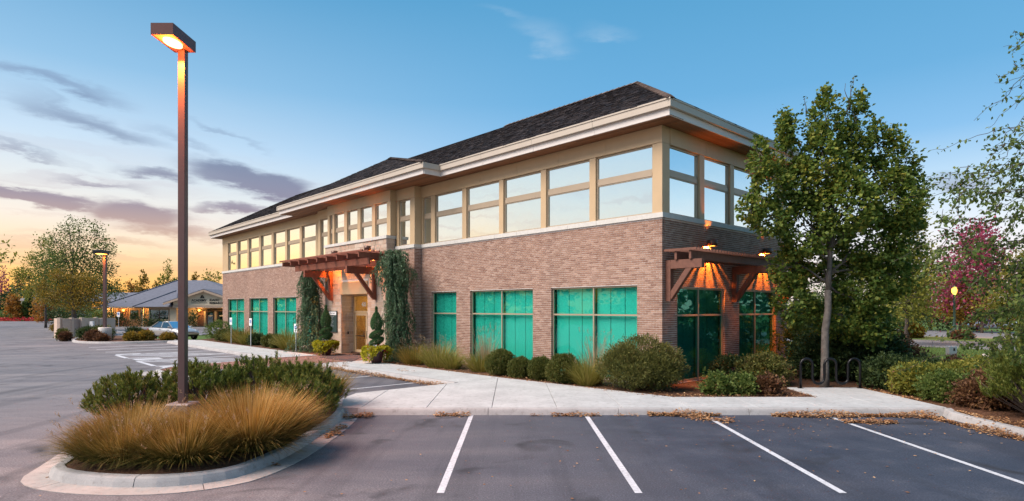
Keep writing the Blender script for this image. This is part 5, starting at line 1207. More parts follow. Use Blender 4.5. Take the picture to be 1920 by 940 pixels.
litter('fallen_leaves', [(3.1, 13.78, 4.75, 13.72, .36, 1300, .01, .14), (4.0, 13.45, 4.75, 13.0, .5, 420, .005, .04), (5.9, 13.7, 9.5, 13.6, .42, 2600, .01, .13), (7.1, 12.95, 8.2, 12.85, .4, 700, .005, .07), (9.3, 13.5, 9.55, 10.6, .4, 1500, .005, .11), (-1.75, 13.74, -.95, 13.74, .22, 320, .01, .08), (.9, 13.74, 2.0, 13.74, .2, 420, .01, .07), (.4, 13.74, .7, 13.74, .1, 30, .01, .02), (2.3, 13.74, 2.9, 13.74, .12, 50, .01, .03), (-3.72, 13.35, -3.15, 13.7, .35, 420, .02, .09), (-3.5, 11.3, -3.4, 11.9, .24, 230, .02, .05), (-3.55, 12.0, -3.4, 12.35, .2, 90, .02, .03), (-3.75, 9.3, -3.6, 9.4, .1, 22, .02, .02),
    (*S(13.0, -4.42), *S(11.5, -4.45), .36, 700, .01, .12), (*S(11.5, -4.5), *S(4.9, -4.5), .42, 2400, .01, .11), (*S(9, -3.6), *S(8, -3.5), .3, 60, .15, .02), (*S(13, -2.2), *S(-1, -2.2), .35, 900, .12, .02), (*S(13, -1.2), *S(-1, -1.2), 2.2, 1500, .12, .02), (3.7, 16.0, 8, 16.1, .7, 500, .12, .02), (10.0, 13.6, 10.3, 10, .6, 900, .11, .02), (10.3, 15.2, 10.2, 17.5, .5, 300, .11, .02), (-37.2, 51.5, -34.2, 47.5, .9, 420, .01, .05), (*S(28, -3.6), *S(20, -3.3), .5, 60, .15, .01)])
sc = [(x0 + rng.random() * (x1 - x0), y0 + rng.random() * (y1 - y0)) for x0, x1, y0, y1, n in ((-3.2, 9.5, 8.2, 13.7, 120), (-9, 9, 6.8, 9, 60), (-14, -8, 8, 20, 22), (4, 9.5, 11.5, 13.6, 130)) for _ in range(n)]
P = np.array([(x, y, .008) for x, y in sc]); V, F = leaves(P, .05, None, up=0, aspect=.7); V = V.reshape(-1, 4, 3); c = V.mean(1, keepdims=True); V = c + (V - c) * (1, 1, .2); V[..., 2] += .01
stuff(obj('scattered_leaves', npmesh('scattered_leaves', V.reshape(-1, 3), F, [LF['litter']])))
# bark pieces on the beds
def chips(name, poly, z, n):
    xs = [p[0] for p in poly]; ys = [p[1] for p in poly]; P = []
    while len(P) < n:
        x, y = random.uniform(min(xs), max(xs)), random.uniform(min(ys), max(ys))
        if inpoly(x, y, poly): P.append((x, y, z))
    V, F = leaves(np.array(P), .06, None, up=.05, aspect=.35); V = V.reshape(-1, 4, 3); c = V.mean(1, keepdims=True); V = c + (V - c) * (1, 1, .4); V[..., 2] += .012
    stuff(obj(name, npmesh(name, V.reshape(-1, 3), F, [LF['russet']])))
chips('bark_chips', [(3.6, 15.73), (8.0, 15.73), (8.0, 19), (4, 17)], .118, 2600); chips('bark_chips', isl_in, .15, 1800); chips('bark_chips', [(9.95, 9), (11, 9), (11, 15), (10.2, 17)], .112, 900)
# grass tufts of the lawn on the right
P = np.stack([rng.uniform(11, 30, 9000), rng.uniform(17, 38, 9000), np.full(9000, .09)], 1); P = P[(P[:, 0] > 11 + 0 * P[:, 1]) & (P[:, 1] < 37 + (P[:, 0] - 25) * -1.27) & (P[:, 1] > 21)]
V, F = leaves(np.repeat(P, 3, 0) + rng.normal(size=(len(P) * 3, 3)) * (.15, .15, 0), .11, None, up=1.6, aspect=.12, jit=.5); stuff(obj('lawn_grass', npmesh('lawn_grass', V, F, [LF['green']])))
# ================================================================== lamps, signs, cars and the low office
# the tall parking lot lamp
pl = empty('parking_lot_lamp', (-5.94, 10.9, .18)); tag(pl, 'tall bronze parking lot lamp lit orange on the grass island', 'street lamp')
MB().lathe([(0, -.1), (.30, -.1), (.30, .34), (.29, .36), (0, .36)], n=28, smooth=False).build('round_footing', mat_kerb, pl)
MB().box(-.21, .21, -.21, .21, .361, .57).build('base_cover', plain('base_cover_paint', (.20, .17, .17), .5, .1, .1, 6, .05), pl, bevel=.02)
MB().box(-.062, .062, -.062, .062, .571, 6.92).build('pole', mat_pole, pl, bevel=.006)
hd = MB().boxes([(-.19, .19, -.66, .08, 7.09, 7.115), (-.19, -.175, -.66, .08, 6.92, 7.09), (.175, .19, -.66, .08, 6.92, 7.09), (-.175, .175, -.66, -.645, 6.92, 7.09), (-.175, .175, .065, .08, 6.92, 7.09)]).build('lamp_head', plain('glow_tinted_bronze', (.13, .045, .035), .4, .2, .1, 5, .03), pl)  # head colour reddened to carry the lamp's orange glow
MB().box(-.175, .175, -.645, .065, 6.93, 6.945).build('face_plate', plain('face_plate_paint', (.40, .22, .14), .45, 0, .1, 5, .02), hd)
mb = MB(); P_l = [(math.cos(t) * .125, -.33 + math.sin(t) * .215) for t in np.linspace(0, 2 * math.pi, 25)[:-1]]
mb.prism(P_l, 6.905, 6.929).build('lens', mat_lampglow, hd)
s_ = spot((0, -.34, 6.88), True, 800, 120, pl, (1, .26, .04), .4)
g = bpy.data.lights.new('lamp_glow', 'POINT'); g.energy = 60; g.color = (1, .15, .012); g.shadow_soft_size = .03; o = bpy.data.objects.new('lamp_glow', g); link(o, pl); o.location = (0, -.5, 6.70)
# the dark lamp on the far island
p2 = empty('far_lot_lamp', (-29.4, 43.6, .1)); tag(p2, 'darker distant lot lamp on a tall concrete base among shrubs', 'street lamp')
MB().lathe([(0, 0), (.42, 0), (.42, .95), (.39, .98), (0, .98)], n=20).build('concrete_base', mat_cap, p2)
MB().box(-.09, .09, -.09, .09, .981, 6.25).build('pole', mat_pole, p2); hd = MB().box(-.28, .28, -.9, .1, 6.251, 6.50).build('lamp_head', mat_black, p2, bevel=.02)
MB().box(-.2, .2, -.7, -.05, 6.235, 6.249).build('lens', mat_orange, hd); s_ = spot((0, -.4, 6.2), True, 260, 150, p2)
# post lamp across the street
p3 = empty('post_lamp', (35.9, 49, .14)); tag(p3, 'dark green post lamp glowing orange across the street', 'street lamp')
mgreen = plain('dark_green_iron', (.02, .05, .045), .45, .3, .1, 6, 0)
MB().lathe([(0, 0), (.26, 0), (.26, .18), (.17, .3), (.15, .8), (.11, .95), (.09, 1.0), (.075, 3.35), (.12, 3.40), (.12, 3.46), (0, 3.46)], n=14).build('post', mgreen, p3)
MB().lathe([(0, 3.46), (.10, 3.47), (.18, 3.60), (.20, 3.78), (.15, 3.96), (0, 4.0)], n=14).build('globe', glow('post_globe', (1, .40, .06), 4), p3); MB().lathe([(0, 4.18), (.05, 4.12), (.22, 4.01), (.0, 4.011)], n=14).build('cap', mgreen, p3)
g = bpy.data.lights.new('post_light', 'POINT'); g.energy = 700; g.color = (1, .4, .07); g.shadow_soft_size = .2; o = bpy.data.objects.new('post_light', g); link(o, p3); o.location = (0, -.42, 3.8)
# low garden light by the maple
gl = empty('garden_light', (13.3, 26.5, .1)); tag(gl, 'small lit garden light left of the maple trunk', 'lamp')
MB().tube([(0, 0, 0), (0, 0, .78)], .025).build('stake', mat_black, gl); MB().box(-.12, .12, -.1, .1, .781, .93).build('lens', mat_orange, gl, bevel=.02); MB().lathe([(.0, .98), (.17, .935), (.16, .931), (0, .932)], n=12).build('hood', mat_black, gl)
# bike rack
br = empty('bike_rack', (9.2, 17.45, .145)); tag(br, 'black wave shaped bike rack on the concrete pad', 'bike rack')
pts = [(-.86, 0, 0), (-.86, 0, .65)]; x = -.86; up = True
for k in range(5):
    cx_ = x + .172; 
    for t in np.linspace(math.pi, 0, 9): pts.append((cx_ + .172 * math.cos(t), 0, (.68 if up else .30) + (.172 if up else -.172) * math.sin(t)))
    x += .344; pts.append((x, 0, .34 if up else .64)); up = not up
pts = pts[:-1] + [(x, 0, 0)]
MB().tube(pts, .038, 10).build('wave_tube', mat_black, br)
for sx in (-.86, x): MB().lathe([(0, 0), (.085, 0), (.085, .012), (0, .012)], (sx, 0, 0), 14).build('foot_plate', mat_black, br)
# bollard, utility box, boulders, cleanout
bo = empty('timber_bollard', (10.55, 16.65, .1)); tag(bo, 'short dark timber bollard with a white marker by the pavement', 'bollard')
MB().box(-.06, .06, -.06, .06, 0, .62).build('post', mat_beam2, bo, bevel=.012); MB().add([(-.045, -.0605, .42), (.035, -.0605, .42), (-.005, -.0605, .58), (-.045, -.068, .42), (.035, -.068, .42), (-.005, -.068, .58)], [(3, 4, 5), (0, 2, 1), (0, 1, 4, 3), (1, 2, 5, 4), (2, 0, 3, 5)]).build('marker', mat_white, bo)
ub = empty('utility_box', (16.3, 22.4, .1)); tag(ub, 'grey utility box on a thin post above the shrubs', 'utility box')
MB().tube([(0, 0, 0), (0, 0, .62)], .035).build('post', mat_grey, ub); bb = MB().box(-.15, .15, -.1, .1, .62, .95).build('cabinet', mat_grey, ub, bevel=.012); MB().box(.0, .07, -.104, -.101, .78, .88).build('label_plate', mat_black, bb)
mat_rock = plain('granite', (.46, .38, .33), .9, 0, .35, 3, .6)
def boulder(x, y, z, sx, sy, sz, label, seed):
    bm = bmesh.new(); bmesh.ops.create_icosphere(bm, subdivisions=3, radius=1); r_ = np.random.default_rng(seed); D = unit(r_.normal(size=(9, 3))); hh = r_.uniform(.62, .95, 9)
    for v in bm.verts:
        p = np.array(v.co)
        for d, k in zip(D, hh):
            q = p @ d
            if q > k: p = p - d * (q - k)
        v.co = p * (sx, sy, sz)
    me = bpy.data.meshes.new('boulder'); bm.to_mesh(me); bm.free(); me.materials.append(mat_rock); o = obj('boulder', me); o.location = (x, y, z); tag(o, label, 'rock', 'boulders on the right lawn'); return o
boulder(15.2, 21.6, .25, .48, .4, .38, 'pale angular boulder left of the utility box', 2); boulder(19.6, 24.9, .25, .45, .4, .34, 'pale rounded boulder right of the utility box', 5)
cc = MB().lathe([(0, .006), (.09, .006), (.10, .0085), (.085, .011), (0, .012)], (7.95, 12.95, .003), 18).build('cleanout_cover', mat_grey); tag(cc, 'small round metal cover in the asphalt beside the leaf drift', 'cover')
# sprinkler jet
e = empty('sprinkler', (15.6, 24.0, .1)); tag(e, 'lawn sprinkler throwing a thin jet of water behind the barberries', 'sprinkler')
MB().tube([(0, 0, 0), (0, 0, .12)], .03).build('head', mat_black, e)
t = rng.random(900); q = np.stack([-1.9 * t + rng.normal(0, .03 + .10 * t), rng.normal(0, .03 + .1 * t), .12 + 2.2 * t - 1.5 * t * t + rng.normal(0, .02 + .10 * t)], 1)
mw = Mat('water_drop'); mw.set((.75, .85, .9), .1, 0, .6); stuff(crown_obj('water_jet', q, None, .03, mw.m, e, aspect=.7))
# accessible parking signs
def psign(x, y, z, h, label, rz, sw=.30, sh=.46):
    s = empty('parking_sign', (x, y, z), rz); tag(s, label, 'sign', 'accessible parking signs')
    MB().box(-.03, .03, -.02, .02, 0, h).build('post', mat_grey, s); pn = MB().box(-sw / 2, sw / 2, -.032, -.022, h - sh, h).build('plate', mat_white, s)
    MB().box(-sw * .30, sw * .30, -.036, -.0325, h - sh * .62, h - .12).build('symbol_ground', mat_blue, pn)
    zc = h - sh * .42; mb = MB(); mb.tube([(math.cos(t) * .055 + .0, -.039, zc - .055 + math.sin(t) * .055) for t in np.linspace(.6, 5.4, 12)], .009, 5); mb.tube([(-.02, -.039, zc + .045), (-.015, -.039, zc - .03), (.045, -.039, zc - .03), (.07, -.039, zc - .09)], .010, 5)
    mb.lathe([(0, -.004), (.02, -.004), (.02, .004), (0, .004)], (-.02, -.039, zc + .075), 8); mb.build('wheelchair_symbol', mat_white, pn); return s
psign(*S(31.3, -2.25), .12, 1.72, 'accessible parking sign under the second left window', R(-38)); psign(*S(27.9, -2.2), .12, 1.72, 'accessible parking sign in front of the third left window', R(-38)); psign(*S(21.5, -2.1), .12, 1.5, 'accessible parking sign beside the spiral topiary left of the entrance', R(-38))
psign(-49.0, 75.2, .0, 2.0, 'blue round topped parking sign in front of the low office hedge', R(-20), .5, .6)
# trash enclosure
mat_block = plain('tan_block', (.54, .41, .32), .85, 0, .08, 3, .2); mat_gate = plain('tan_gate_steel', (.36, .28, .24), .6, 0, .1, 4, .05)
en = empty('trash_enclosure', (-37.6, 52, 0)); tag(en, 'tan masonry trash enclosure with ribbed steel gates beneath the gold tree', 'enclosure')
E0, E1, E2 = Vector((-2.1, 0.0)), Vector((.35, -2.6)), Vector((5.0, 2.6))
def wallseg(nm, p, q, h, mat, par, th=.2, z0=0): 
    d = (q - p); return MB().beam((p.x, p.y, z0 + (h - z0) / 2), (q.x, q.y, z0 + (h - z0) / 2), th, h - z0).build(nm, mat, par)
E0, E1, E2, E3 = Vector((-1.3, -1.9)), Vector((.2, -2.6)), Vector((.2, -2.6)), Vector((6.2, .9))
X0 = Vector(((104 - 960) / 1132 * 50.5 + 37.6, 50.5 - 52)); X1 = Vector(((112 - 960) / 1132 * 49.3 + 37.6, 49.3 - 52)); X2 = Vector(((134 - 960) / 1132 * 50.2 + 37.6, 50.2 - 52)); X3 = Vector(((153 - 960) / 1132 * 51.0 + 37.6, 51.0 - 52)); X4 = Vector(((180 - 960) / 1132 * 52.5 + 37.6, 52.5 - 52))
wallseg('side_wall', X0, X1, 1.62, mat_block, en); wallseg('front_wall', X1 + Vector((.12, .05)), X2, 1.60, mat_block, en); wallseg('front_wall', X3, X4, 1.62, mat_block, en)
gt = wallseg('gate', X2 + Vector((.05, .02)), X3 - Vector((.05, .02)), 1.56, mat_gate, en, .06, .1)
for k in range(9): p = X2 + (X3 - X2) * ((k + .5) / 9); MB().box(p.x - .025, p.x + .025, p.y - .08, p.y - .035, .12, 1.54).build('rib', mat_gate, gt)
for p in (X1, X2, X3, X4): MB().box(p.x - .13, p.x + .13, p.y - .14, p.y + .12, 0, 1.68).build('pier', mat_block, en, bevel=.01)
wallseg('rear_wall', X0 + Vector((0, .2)), X0 + Vector((2.2, 4.2)), 1.58, mat_block, en); wallseg('rear_wall', X4 + Vector((.1, .2)), X4 + Vector((-1.5, 3.2)), 1.58, mat_block, en)
u2 = empty('meter_box', ((172.5 - 960) / 1132 * 50.5, 50.5, .1)); tag(u2, 'small pale meter box on a white post beside the enclosure', 'utility box')
MB().box(-.03, .03, -.03, .03, 0, .85).build('post', mat_white, u2); MB().box(-.14, .14, -.1, .1, .85, 1.25).build('cabinet', mat_white, u2, bevel=.01)
# kerbs of the far islands
FI_ = chaikin([(-35.8, 50.2), (-33.6, 46.0), (-31.0, 42.6), (-28.3, 41.5), (-26.0, 42.2), (-24.0, 43.6), (-25.2, 45.3), (-28, 46.5), (-31, 48.2), (-33, 52)], 2)
a = sum(FI_[i][0] * FI_[(i + 1) % len(FI_)][1] - FI_[(i + 1) % len(FI_)][0] * FI_[i][1] for i in range(len(FI_)))
if a < 0: FI_ = FI_[::-1]
kerb_run(FI_, True, 6); mound('planting_bed', offset(FI_, .19), .12, .06, mat_mulch)
F2 = chaikin([(-45, 59), (-41.5, 56.5), (-38.5, 55.8), (-38.2, 58), (-44, 64), (-49, 66)], 2)
a = sum(F2[i][0] * F2[(i + 1) % len(F2)][1] - F2[(i + 1) % len(F2)][0] * F2[i][1] for i in range(len(F2)))
if a < 0: F2 = F2[::-1]
kerb_run(F2, True, 8); mound('planting_bed', offset(F2, .19), .12, .06, mat_mulch)
kerb_run([(-57, 76.5), (-36, 74.9), (-30, 76)][::-1], False, 8)
# ---- the low office at far left
lw = empty('low_office', (-45.2, 80, 0)); tag(lw, 'single storey cream and brick office with grey hip roof and gabled entrance', 'building')
cx = lambda px, Y=80: (px - 960) / 1132 * Y + 45.2
mat_cream = plain('cream_stucco', (.72, .59, .42), .85, 0, .06, 4, .1); mat_lbrick = pieces('low_office_brick', [(0, (.22, .11, .085)), (1, (.36, .20, .15))], .9, 8, .3); mat_lroof = plain('grey_roof_shingle', (.125, .13, .16), .85, 0, .22, 3, .5); mat_ltrim = plain('tan_trim', (.47, .34, .24), .6, 0, .06, 4, .02); mat_pwin = glass('office_glass', (.25, .45, .42), (.8, .9, .9), .25, .5)
MB().boxes([(cx(279), cx(331), 0, 9, 0, 2.6), (cx(331), cx(480), 2.5, 9, 0, 2.6)]).build('wall', mat_cream, lw)
MB().boxes([(cx(198), cx(279), 1.6, 9, 0, 2.6)]).build('brick_wall', mat_ltrim, lw)
bl = []
def lbricks(x0, x1, y, z0, z1):
    for r in range(int((z1 - z0) / .115)):
        x = x0 - (.13 if r % 2 else 0)
        while x < x1:
            a_, b_ = max(x, x0), min(x + .25, x1); x += .262
            if b_ - a_ > .04: bl.append((a_, b_, y - .03, y + .02, z0 + r * .115, z0 + r * .115 + .102))
lbricks(cx(207), cx(228), 1.6, .05, 2.5); lbricks(cx(266), cx(279), 1.58, .05, 2.5); lbricks(cx(352), cx(470), 2.2, 2.12, 2.55); lbricks(cx(352), cx(368), 2.45, .05, 2.12)
V, F = boxes_np(bl); stuff(obj('brick_field', npmesh('brick_field', V, F, [mat_lbrick]), lw))
MB().boxes([(cx(352), cx(470), 2.17, 2.5, 2.10, 2.58)]).build('lintel', mat_ltrim, lw)
def lwin(x0, x1, z0, z1, y, nm=1, trim=.14):
    w = MB().boxes([(x0 - trim, x1 + trim, y - .06, y, z1, z1 + trim), (x0 - trim, x1 + trim, y - .06, y, z0 - trim, z0), (x0 - trim, x0, y - .06, y, z0, z1), (x1, x1 + trim, y - .06, y, z0, z1)]).build('window', mat_ltrim, lw)
    xs = np.linspace(x0, x1, nm + 1)
    for a_, b_ in zip(xs, xs[1:]): MB().box(a_ + .06, b_ - .06, y - .03, y - .02, z0 + .05, z1 - .05).build('pane', mat_pwin, w); MB().box(a_ + .06, b_ - .06, y - .012, y - .004, z0 + (z1 - z0) * .45, z1 - .05).build('blind', mat_blind, w)
    MB().boxes([(x - .05, x + .05, y - .05, y - .015, z0, z1) for x in xs] + [(x0, x1, y - .045, y - .018, z0 + (z1 - z0) * .42, z0 + (z1 - z0) * .46)]).build('muntin', mat_bronze, w)
lwin(cx(282), cx(316), .95, 2.25, 0, 2); lwin(cx(230), cx(246), 1.0, 2.2, 1.6, 1); lwin(cx(250), cx(258), .4, 2.3, 1.6, 1, .1)
MB().boxes([(cx(188), cx(206), 1.3, 1.6, 0, 2.5)]).build('porch_wall', mat_ltrim, lw)
MB().boxes([(cx(190), cx(192), .2, .4, 0, 2.5), (cx(206), cx(208), .2, .4, 0, 2.5), (cx(263), cx(265.5), .3, .5, 0, 2.5), (cx(193.5), cx(195), 1.2, 1.29, 0, 2.5), (cx(198), cx(199.5), 1.2, 1.29, 0, 2.5)]).build('porch_post', mat_cream, lw)
MB().boxes([(cx(180), cx(332), -.55, -.45, 2.50, 2.68)]).build('fascia', mat_ltrim, lw)
MB().tube([(cx(281.5), -.12, .05), (cx(281.5), -.12, 2.3), (cx(282.5), -.45, 2.5)], .05, 6).build('downspout', mat_cream, lw)
# roof: main hip, lower front hip, rear wing, gable
def roofmesh(V, F, nm='roof'): return MB().add(V, F).build(nm, mat_lroof, lw)
z_ = 2.66; pk_ = 2.45 + (578.5 - 526) / 1132 * 90
r1 = roofmesh([(cx(188), -.5, z_), (cx(500), -.5, z_), (cx(500), 20, z_), (cx(188), 20, z_), (cx(337, 90), 9.7, pk_), (cx(390, 90), 9.7, pk_)], [(0, 1, 5, 4), (1, 2, 5), (2, 3, 4, 5), (3, 0, 4), (0, 3, 2, 1)])
roofmesh([(cx(256), -.85, z_), (cx(334), -.85, z_), (cx(336, 86), 5.2, 4.9), (cx(340, 86), 5.2, 4.9), (cx(256), 4, z_), (cx(334), 5, z_)], [(0, 1, 3, 2), (1, 5, 3), (4, 0, 2), (0, 4, 5, 1)], 'front_roof')
roofmesh([(cx(150, 100), 18, 3.6), (cx(300, 100), 18, 3.6), (cx(290, 105), 25, 5.2), (cx(190, 105), 25, 5.2), (cx(150, 100), 32, 3.6), (cx(300, 100), 32, 3.6)], [(0, 1, 2, 3), (4, 0, 3), (1, 5, 2), (0, 4, 5, 1)], 'rear_roof')
for a_, b_ in (((cx(188), -.5, z_), (cx(337, 90), 9.7, pk_)), ((cx(256), -.85, z_), (cx(336, 86), 5.2, 4.9))): MB().tube([(a_[0], a_[1], a_[2] + .03), (b_[0], b_[1], b_[2] + .04)], .09, 6).build('hip_ridge', mat_lroof, r1)
MB().boxes([(cx(322, 88), cx(327, 88), 7.6, 8.2, 5.3, 5.85)]).build('roof_vent', mat_grey, r1)
gA, gL, gR = (cx(391.4), 4.85), (cx(317), 3.10), (cx(466), 3.10)
gy0, gy1 = -1.35, 9.0
MB().add([(gL[0], gy0, gL[1]), (gA[0], gy0, gA[1]), (gR[0], gy0, gR[1]), (gL[0], gy1, gL[1]), (gA[0], gy1, gA[1]), (gR[0], gy1, gR[1]), (gL[0], gy0, gL[1] + .14), (gA[0], gy0, gA[1] + .16), (gR[0], gy0, gR[1] + .14), (gL[0], gy1, gL[1] + .14), (gA[0], gy1, gA[1] + .16), (gR[0], gy1, gR[1] + .14)],
         [(6, 7, 10, 9), (7, 8, 11, 10), (1, 0, 3, 4), (2, 1, 4, 5), (0, 1, 7, 6), (1, 2, 8, 7), (0, 6, 9, 3), (8, 2, 5, 11), (3, 9, 10, 4), (4, 10, 11, 5)]).build('gable_roof', mat_lroof, lw)
for s0, s1 in ((gL, gA), (gA, gR)): MB().beam((s0[0], gy0 - .05, s0[1] - .10), (s1[0], gy0 - .05, s1[1] - .10), .08, .24).build('barge_board', mat_ltrim, lw)
MB().add([(cx(331), -.78, 2.55), (cx(452), -.78, 2.55), (cx(452), -.78, 3.35), (gA[0], -.78, 4.75), (cx(331), -.78, 3.35), (cx(331), .4, 2.55), (cx(452), .4, 2.55), (cx(452), .4, 3.35), (gA[0], .4, 4.75), (cx(331), .4, 3.35)], [(0, 1, 2, 3, 4), (0, 5, 6, 1)]).build('gable_wall', mat_cream, lw)
MB().boxes([(cx(331), cx(452), -.92, -.782, 2.52, 2.85)]).build('gable_beam', mat_ltrim, lw)
gs = text('gable_lettering', 'ACADEMY', (cx(379), -.81, 3.36), .42, mat_black, lw, align='CENTER', bold=.012); text('gable_lettering', 'MORTGAGE CORPORATION', (cx(379), -.81, 3.12), .155, mat_black, lw, align='CENTER'); text('gable_lettering', 'IDAHO', (cx(398.5), -.81, 3.42), .40, mat_black, lw, bold=.012); text('gable_lettering', 'RESEARCH', (cx(398.5), -.81, 3.02), .40, mat_black, lw, bold=.012)
mb = MB()
for s in (-1, 1): mb.prism([(s * .02, 0), (s * .30, 0), (s * .20, .2), (s * .08, .42), (s * .02, .42)], 0, .02)
lg = mb.build('gable_emblem', mat_black, lw); lg.rotation_euler = (R(90), 0, 0); lg.location = (cx(385), -.80, 3.78)
for x0, x1 in ((371, 384.5), (391.5, 404.5)):
    d = MB().boxes([(cx(x0), cx(x0 + 1.2), 2.35, 2.45, 0, 2.1), (cx(x1 - 1.2), cx(x1), 2.35, 2.45, 0, 2.1), (cx(x0 + 1.2), cx(x1 - 1.2), 2.35, 2.45, 2.0, 2.1), (cx(x0 + 1.2), cx(x1 - 1.2), 2.35, 2.45, 0, .2)]).build('door', mat_bronze, lw); MB().box(cx(x0 + 1.2), cx(x1 - 1.2), 2.39, 2.41, .2, 2.0).build('pane', mat_pwin, d); MB().box(cx(x0 + 3), cx(x1 - 3), 2.37, 2.385, 1.38, 1.5).build('door_sign', mat_white, d)
for q0, q1 in ((365.5, 369), (386, 389), (407, 410)): MB().box(cx(q0), cx(q1), 2.3, 2.44, .05, 2.1).build('pilaster', mat_cream, lw)
for px, y in ((219, 1.45), (273, 1.45), (358, 2.2), (413, 2.2), (186, 1.0)):
    wl_ = MB().lathe([(0, -.1), (.12, -.1), (.14, .1), (0, .12)], (cx(px), y - .12, 2.18), 10).build('wall_light', mat_orange, lw); l = bpy.data.lights.new('porch_light', 'POINT'); l.energy = 60; l.color = (1, .5, .13); l.shadow_soft_size = .12; o = bpy.data.objects.new('porch_light', l); link(o, lw); o.location = (cx(px), y - .55, 2.25)
# grey house behind the far trees
gh = empty('grey_house', (-99, 127, 0)); tag(gh, 'grey roofed house half hidden behind trees at far left', 'building')
MB().box(-4, 5, 0, 8, 0, 4.0).build('wall', mat_ltrim, gh); MB().add([(-5, -1, 4), (6, -1, 4), (6, 9, 4), (-5, 9, 4), (-2, 4, 6.6), (3, 4, 6.6)], [(0, 1, 5, 4), (1, 2, 5), (2, 3, 4, 5), (3, 0, 4), (0, 3, 2, 1)]).build('roof', plain('pale_roof', (.38, .34, .33), .8, 0, .1, 2, .2), gh)
MB().box(1.0, 2.6, -.05, .0, .2, 3.4).build('window', mat_dark, gh); MB().boxes([(x_, x_ + .4, -.9, -.5, 0, 3.9) for x_ in (-3.6, .2, 3.4)]).build('column', mat_cream, gh)
# ---- cars
def carpaint(name, col, metal=.55):
    m = Mat(name); m.set(col, .28, metal, .5); m.b.inputs['Coat Weight'].default_value = .7; m.b.inputs['Coat Roughness'].default_value = .06; return m.m
mat_tyre = plain('tyre_rubber', (.018, .018, .02), .85, 0, .1, 20, .1); mat_rim = plain('alloy_rim', (.48, .48, .50), .3, .8, .05, 5, 0); mat_cglass = glass('car_glass', (.06, .10, .12), (.85, .93, 1.0), .22, .65); mat_head = plain('headlight_lens', (.72, .74, .78), .12, .2, .03, 5, 0); mat_tail = plain('tail_light_lens', (.35, .01, .012), .2, 0, .05, 5, 0)
def smoothmesh(name, rings, mat, parent, closed=True, cap=True, sub=1):
    n = len(rings[0]); V = [p for r in rings for p in r]; F = [(i * n + k, i * n + (k + 1) % n, (i + 1) * n + (k + 1) % n, (i + 1) * n + k) for i in range(len(rings) - 1) for k in range(n)]
    if cap: F += [tuple(range(n - 1, -1, -1)), tuple((len(rings) - 1) * n + k for k in range(n))]
    o = MB().add(V, F, True).build(name, mat, parent); md = o.modifiers.new('Subsurf', 'SUBSURF'); md.levels = md.render_levels = sub; return o
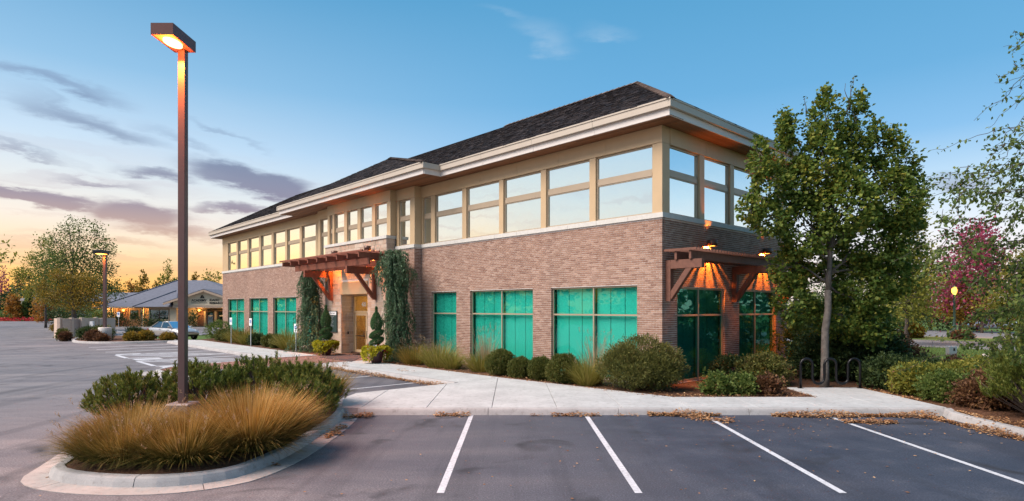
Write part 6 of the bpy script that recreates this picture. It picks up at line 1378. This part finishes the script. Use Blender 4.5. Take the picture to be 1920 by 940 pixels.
def sedan(name, loc, rz, paint, label, group=None):
    """x forward, about 4.5 m long"""
    c = empty(name, loc, rz); tag(c, label, 'car', group)
    def ring(x, hw, zb, zbelt, crown, tuck=.9): return [(x, -hw * tuck, zb), (x, -hw, zb + .12), (x, -hw * 1.0, (zb + zbelt) / 2 + .05), (x, -hw * .94, zbelt), (x, -hw * .55, zbelt + crown), (x, hw * .55, zbelt + crown), (x, hw * .94, zbelt), (x, hw, (zb + zbelt) / 2 + .05), (x, hw, zb + .12), (x, hw * tuck, zb)]
    st = [(-2.25, .70, .40, .72, .03), (-2.2, .80, .30, .90, .03), (-1.9, .87, .22, .98, .03), (-1.35, .885, .20, .98, .02), (-.2, .89, .20, .95, .02), (.8, .89, .20, .92, .03), (1.35, .875, .20, .86, .06), (1.9, .83, .24, .76, .05), (2.18, .74, .30, .64, .03), (2.26, .62, .36, .55, .02)]
    smoothmesh('body', [ring(*s) for s in st], paint, c)
    def gr(x, w0, z0, w1, z1): return [(x[0], -w0, z0), (x[1], -w1, z1), (x[1], w1, z1), (x[0], w0, z0)]
    A = gr((-1.75, -1.05), .76, .96, .58, 1.38); B = gr((1.05, .28), .76, .92, .60, 1.40)
    smoothmesh('roof', [[(-1.02, -.58, 1.36), (-1.02, -.3, 1.41), (-1.02, .3, 1.41), (-1.02, .58, 1.36), (-1.02, .5, 1.33), (-1.02, -.5, 1.33)], [(-.4, -.61, 1.39), (-.4, -.32, 1.45), (-.4, .32, 1.45), (-.4, .61, 1.39), (-.4, .5, 1.35), (-.4, -.5, 1.35)], [(.25, -.59, 1.37), (.25, -.3, 1.42), (.25, .3, 1.42), (.25, .59, 1.37), (.25, .5, 1.33), (.25, -.5, 1.33)]], paint, c)
    for nm, q in (('rear_window', [A[0], A[3], A[2], A[1]]), ('windscreen', [B[3], B[0], B[1], B[2]])): MB().add(q + [(p[0] - .02 if nm == 'windscreen' else p[0] + .02, p[1] * .98, p[2] - .02) for p in q], [(0, 1, 2, 3), (7, 6, 5, 4), (0, 4, 5, 1), (1, 5, 6, 2), (2, 6, 7, 3), (3, 7, 4, 0)]).build(nm, mat_cglass, c)
    for s in (-1, 1):
        q = [(-1.62, s * .775, .965), (-.35, s * .80, .95), (-.35, s * .635, 1.375), (-.98, s * .60, 1.365)]; q2 = [(-.28, s * .80, .95), (.95, s * .775, .93), (.26, s * .615, 1.37), (-.28, s * .635, 1.375)]
        for qq in (q, q2): MB().add(qq + [(p[0], p[1] - s * .02, p[2]) for p in qq], [(0, 1, 2, 3) if s < 0 else (3, 2, 1, 0), (4, 5, 6, 7), (0, 4, 5, 1), (1, 5, 6, 2), (2, 6, 7, 3), (3, 7, 4, 0)]).build('side_window', mat_cglass, c)
        MB().beam((-.315, s * .795, .95), (-.315, s * .64, 1.38), .07, .03).beam((1.02, s * .77, .92), (.26, s * .60, 1.39), .07, .05).beam((-1.72, s * .75, .96), (-1.02, s * .585, 1.38), .12, .05).build('pillar', paint, c)
        MB().box(.78, .92, s * .84, s * 1.0, .93, 1.05).build('mirror', paint, c, bevel=.03); MB().beam((2.02, s * .40, .66), (1.94, s * .70, .68), .18, .14).build('headlight', mat_head, c, bevel=.02); MB().box(-2.2, -2.1, s * .5, s * .78, .70, .86).build('tail_light', mat_tail, c, bevel=.02); MB().box(-.5, -.32, s * .885, s * .905, .80, .825).box(.55, .73, s * .885, s * .905, .78, .805).build('door_handle', mat_black, c)
    MB().box(2.14, 2.24, -.26, .26, .52, .62).build('grille', mat_black, c, bevel=.01); MB().box(2.16, 2.25, -.6, .6, .30, .42).build('bumper_intake', mat_black, c, bevel=.02)
    for x in (-1.32, 1.36):
        for s in (-1, 1):
            w = empty('wheel', (x, s * .80, .31), 0, c); w.rotation_euler = (R(90), 0, 0)
            MB().lathe([(.20, -.10), (.29, -.10), (.31, -.07), (.31, .07), (.29, .10), (.20, .10), (.20, -.10)], n=22).build('tyre', mat_tyre, w); mb = MB().lathe([(0, -.03), (.2, -.03), (.2, .03), (0, .03)], n=20)
            for k in range(7): a_ = k * .8976; mb.beam((0, 0, -s * .0), (math.cos(a_) * .19, math.sin(a_) * .19, 0), .05, .16)
            mb.build('rim', mat_rim, w); MB().lathe([(.0, -.085 * 1), (.33, -.085), (.33, -.02), (0, -.02)] if False else [(.315, -.09), (.345, -.09), (.345, .06), (.315, .06), (.315, -.09)], n=22).build('wheel_arch', mat_black, w)
    return c
sedan('parked_car', (-26.9, 48.0, 0), R(-28), carpaint('silver_paint', (.46, .45, .44), .5), 'silver sedan parked behind the tall lamp pole')
sedan('parked_car', (50.5, 63.5, .1), R(160), carpaint('white_car_paint', (.8, .8, .82), .1), 'white car across the street behind hanging leaves at right')
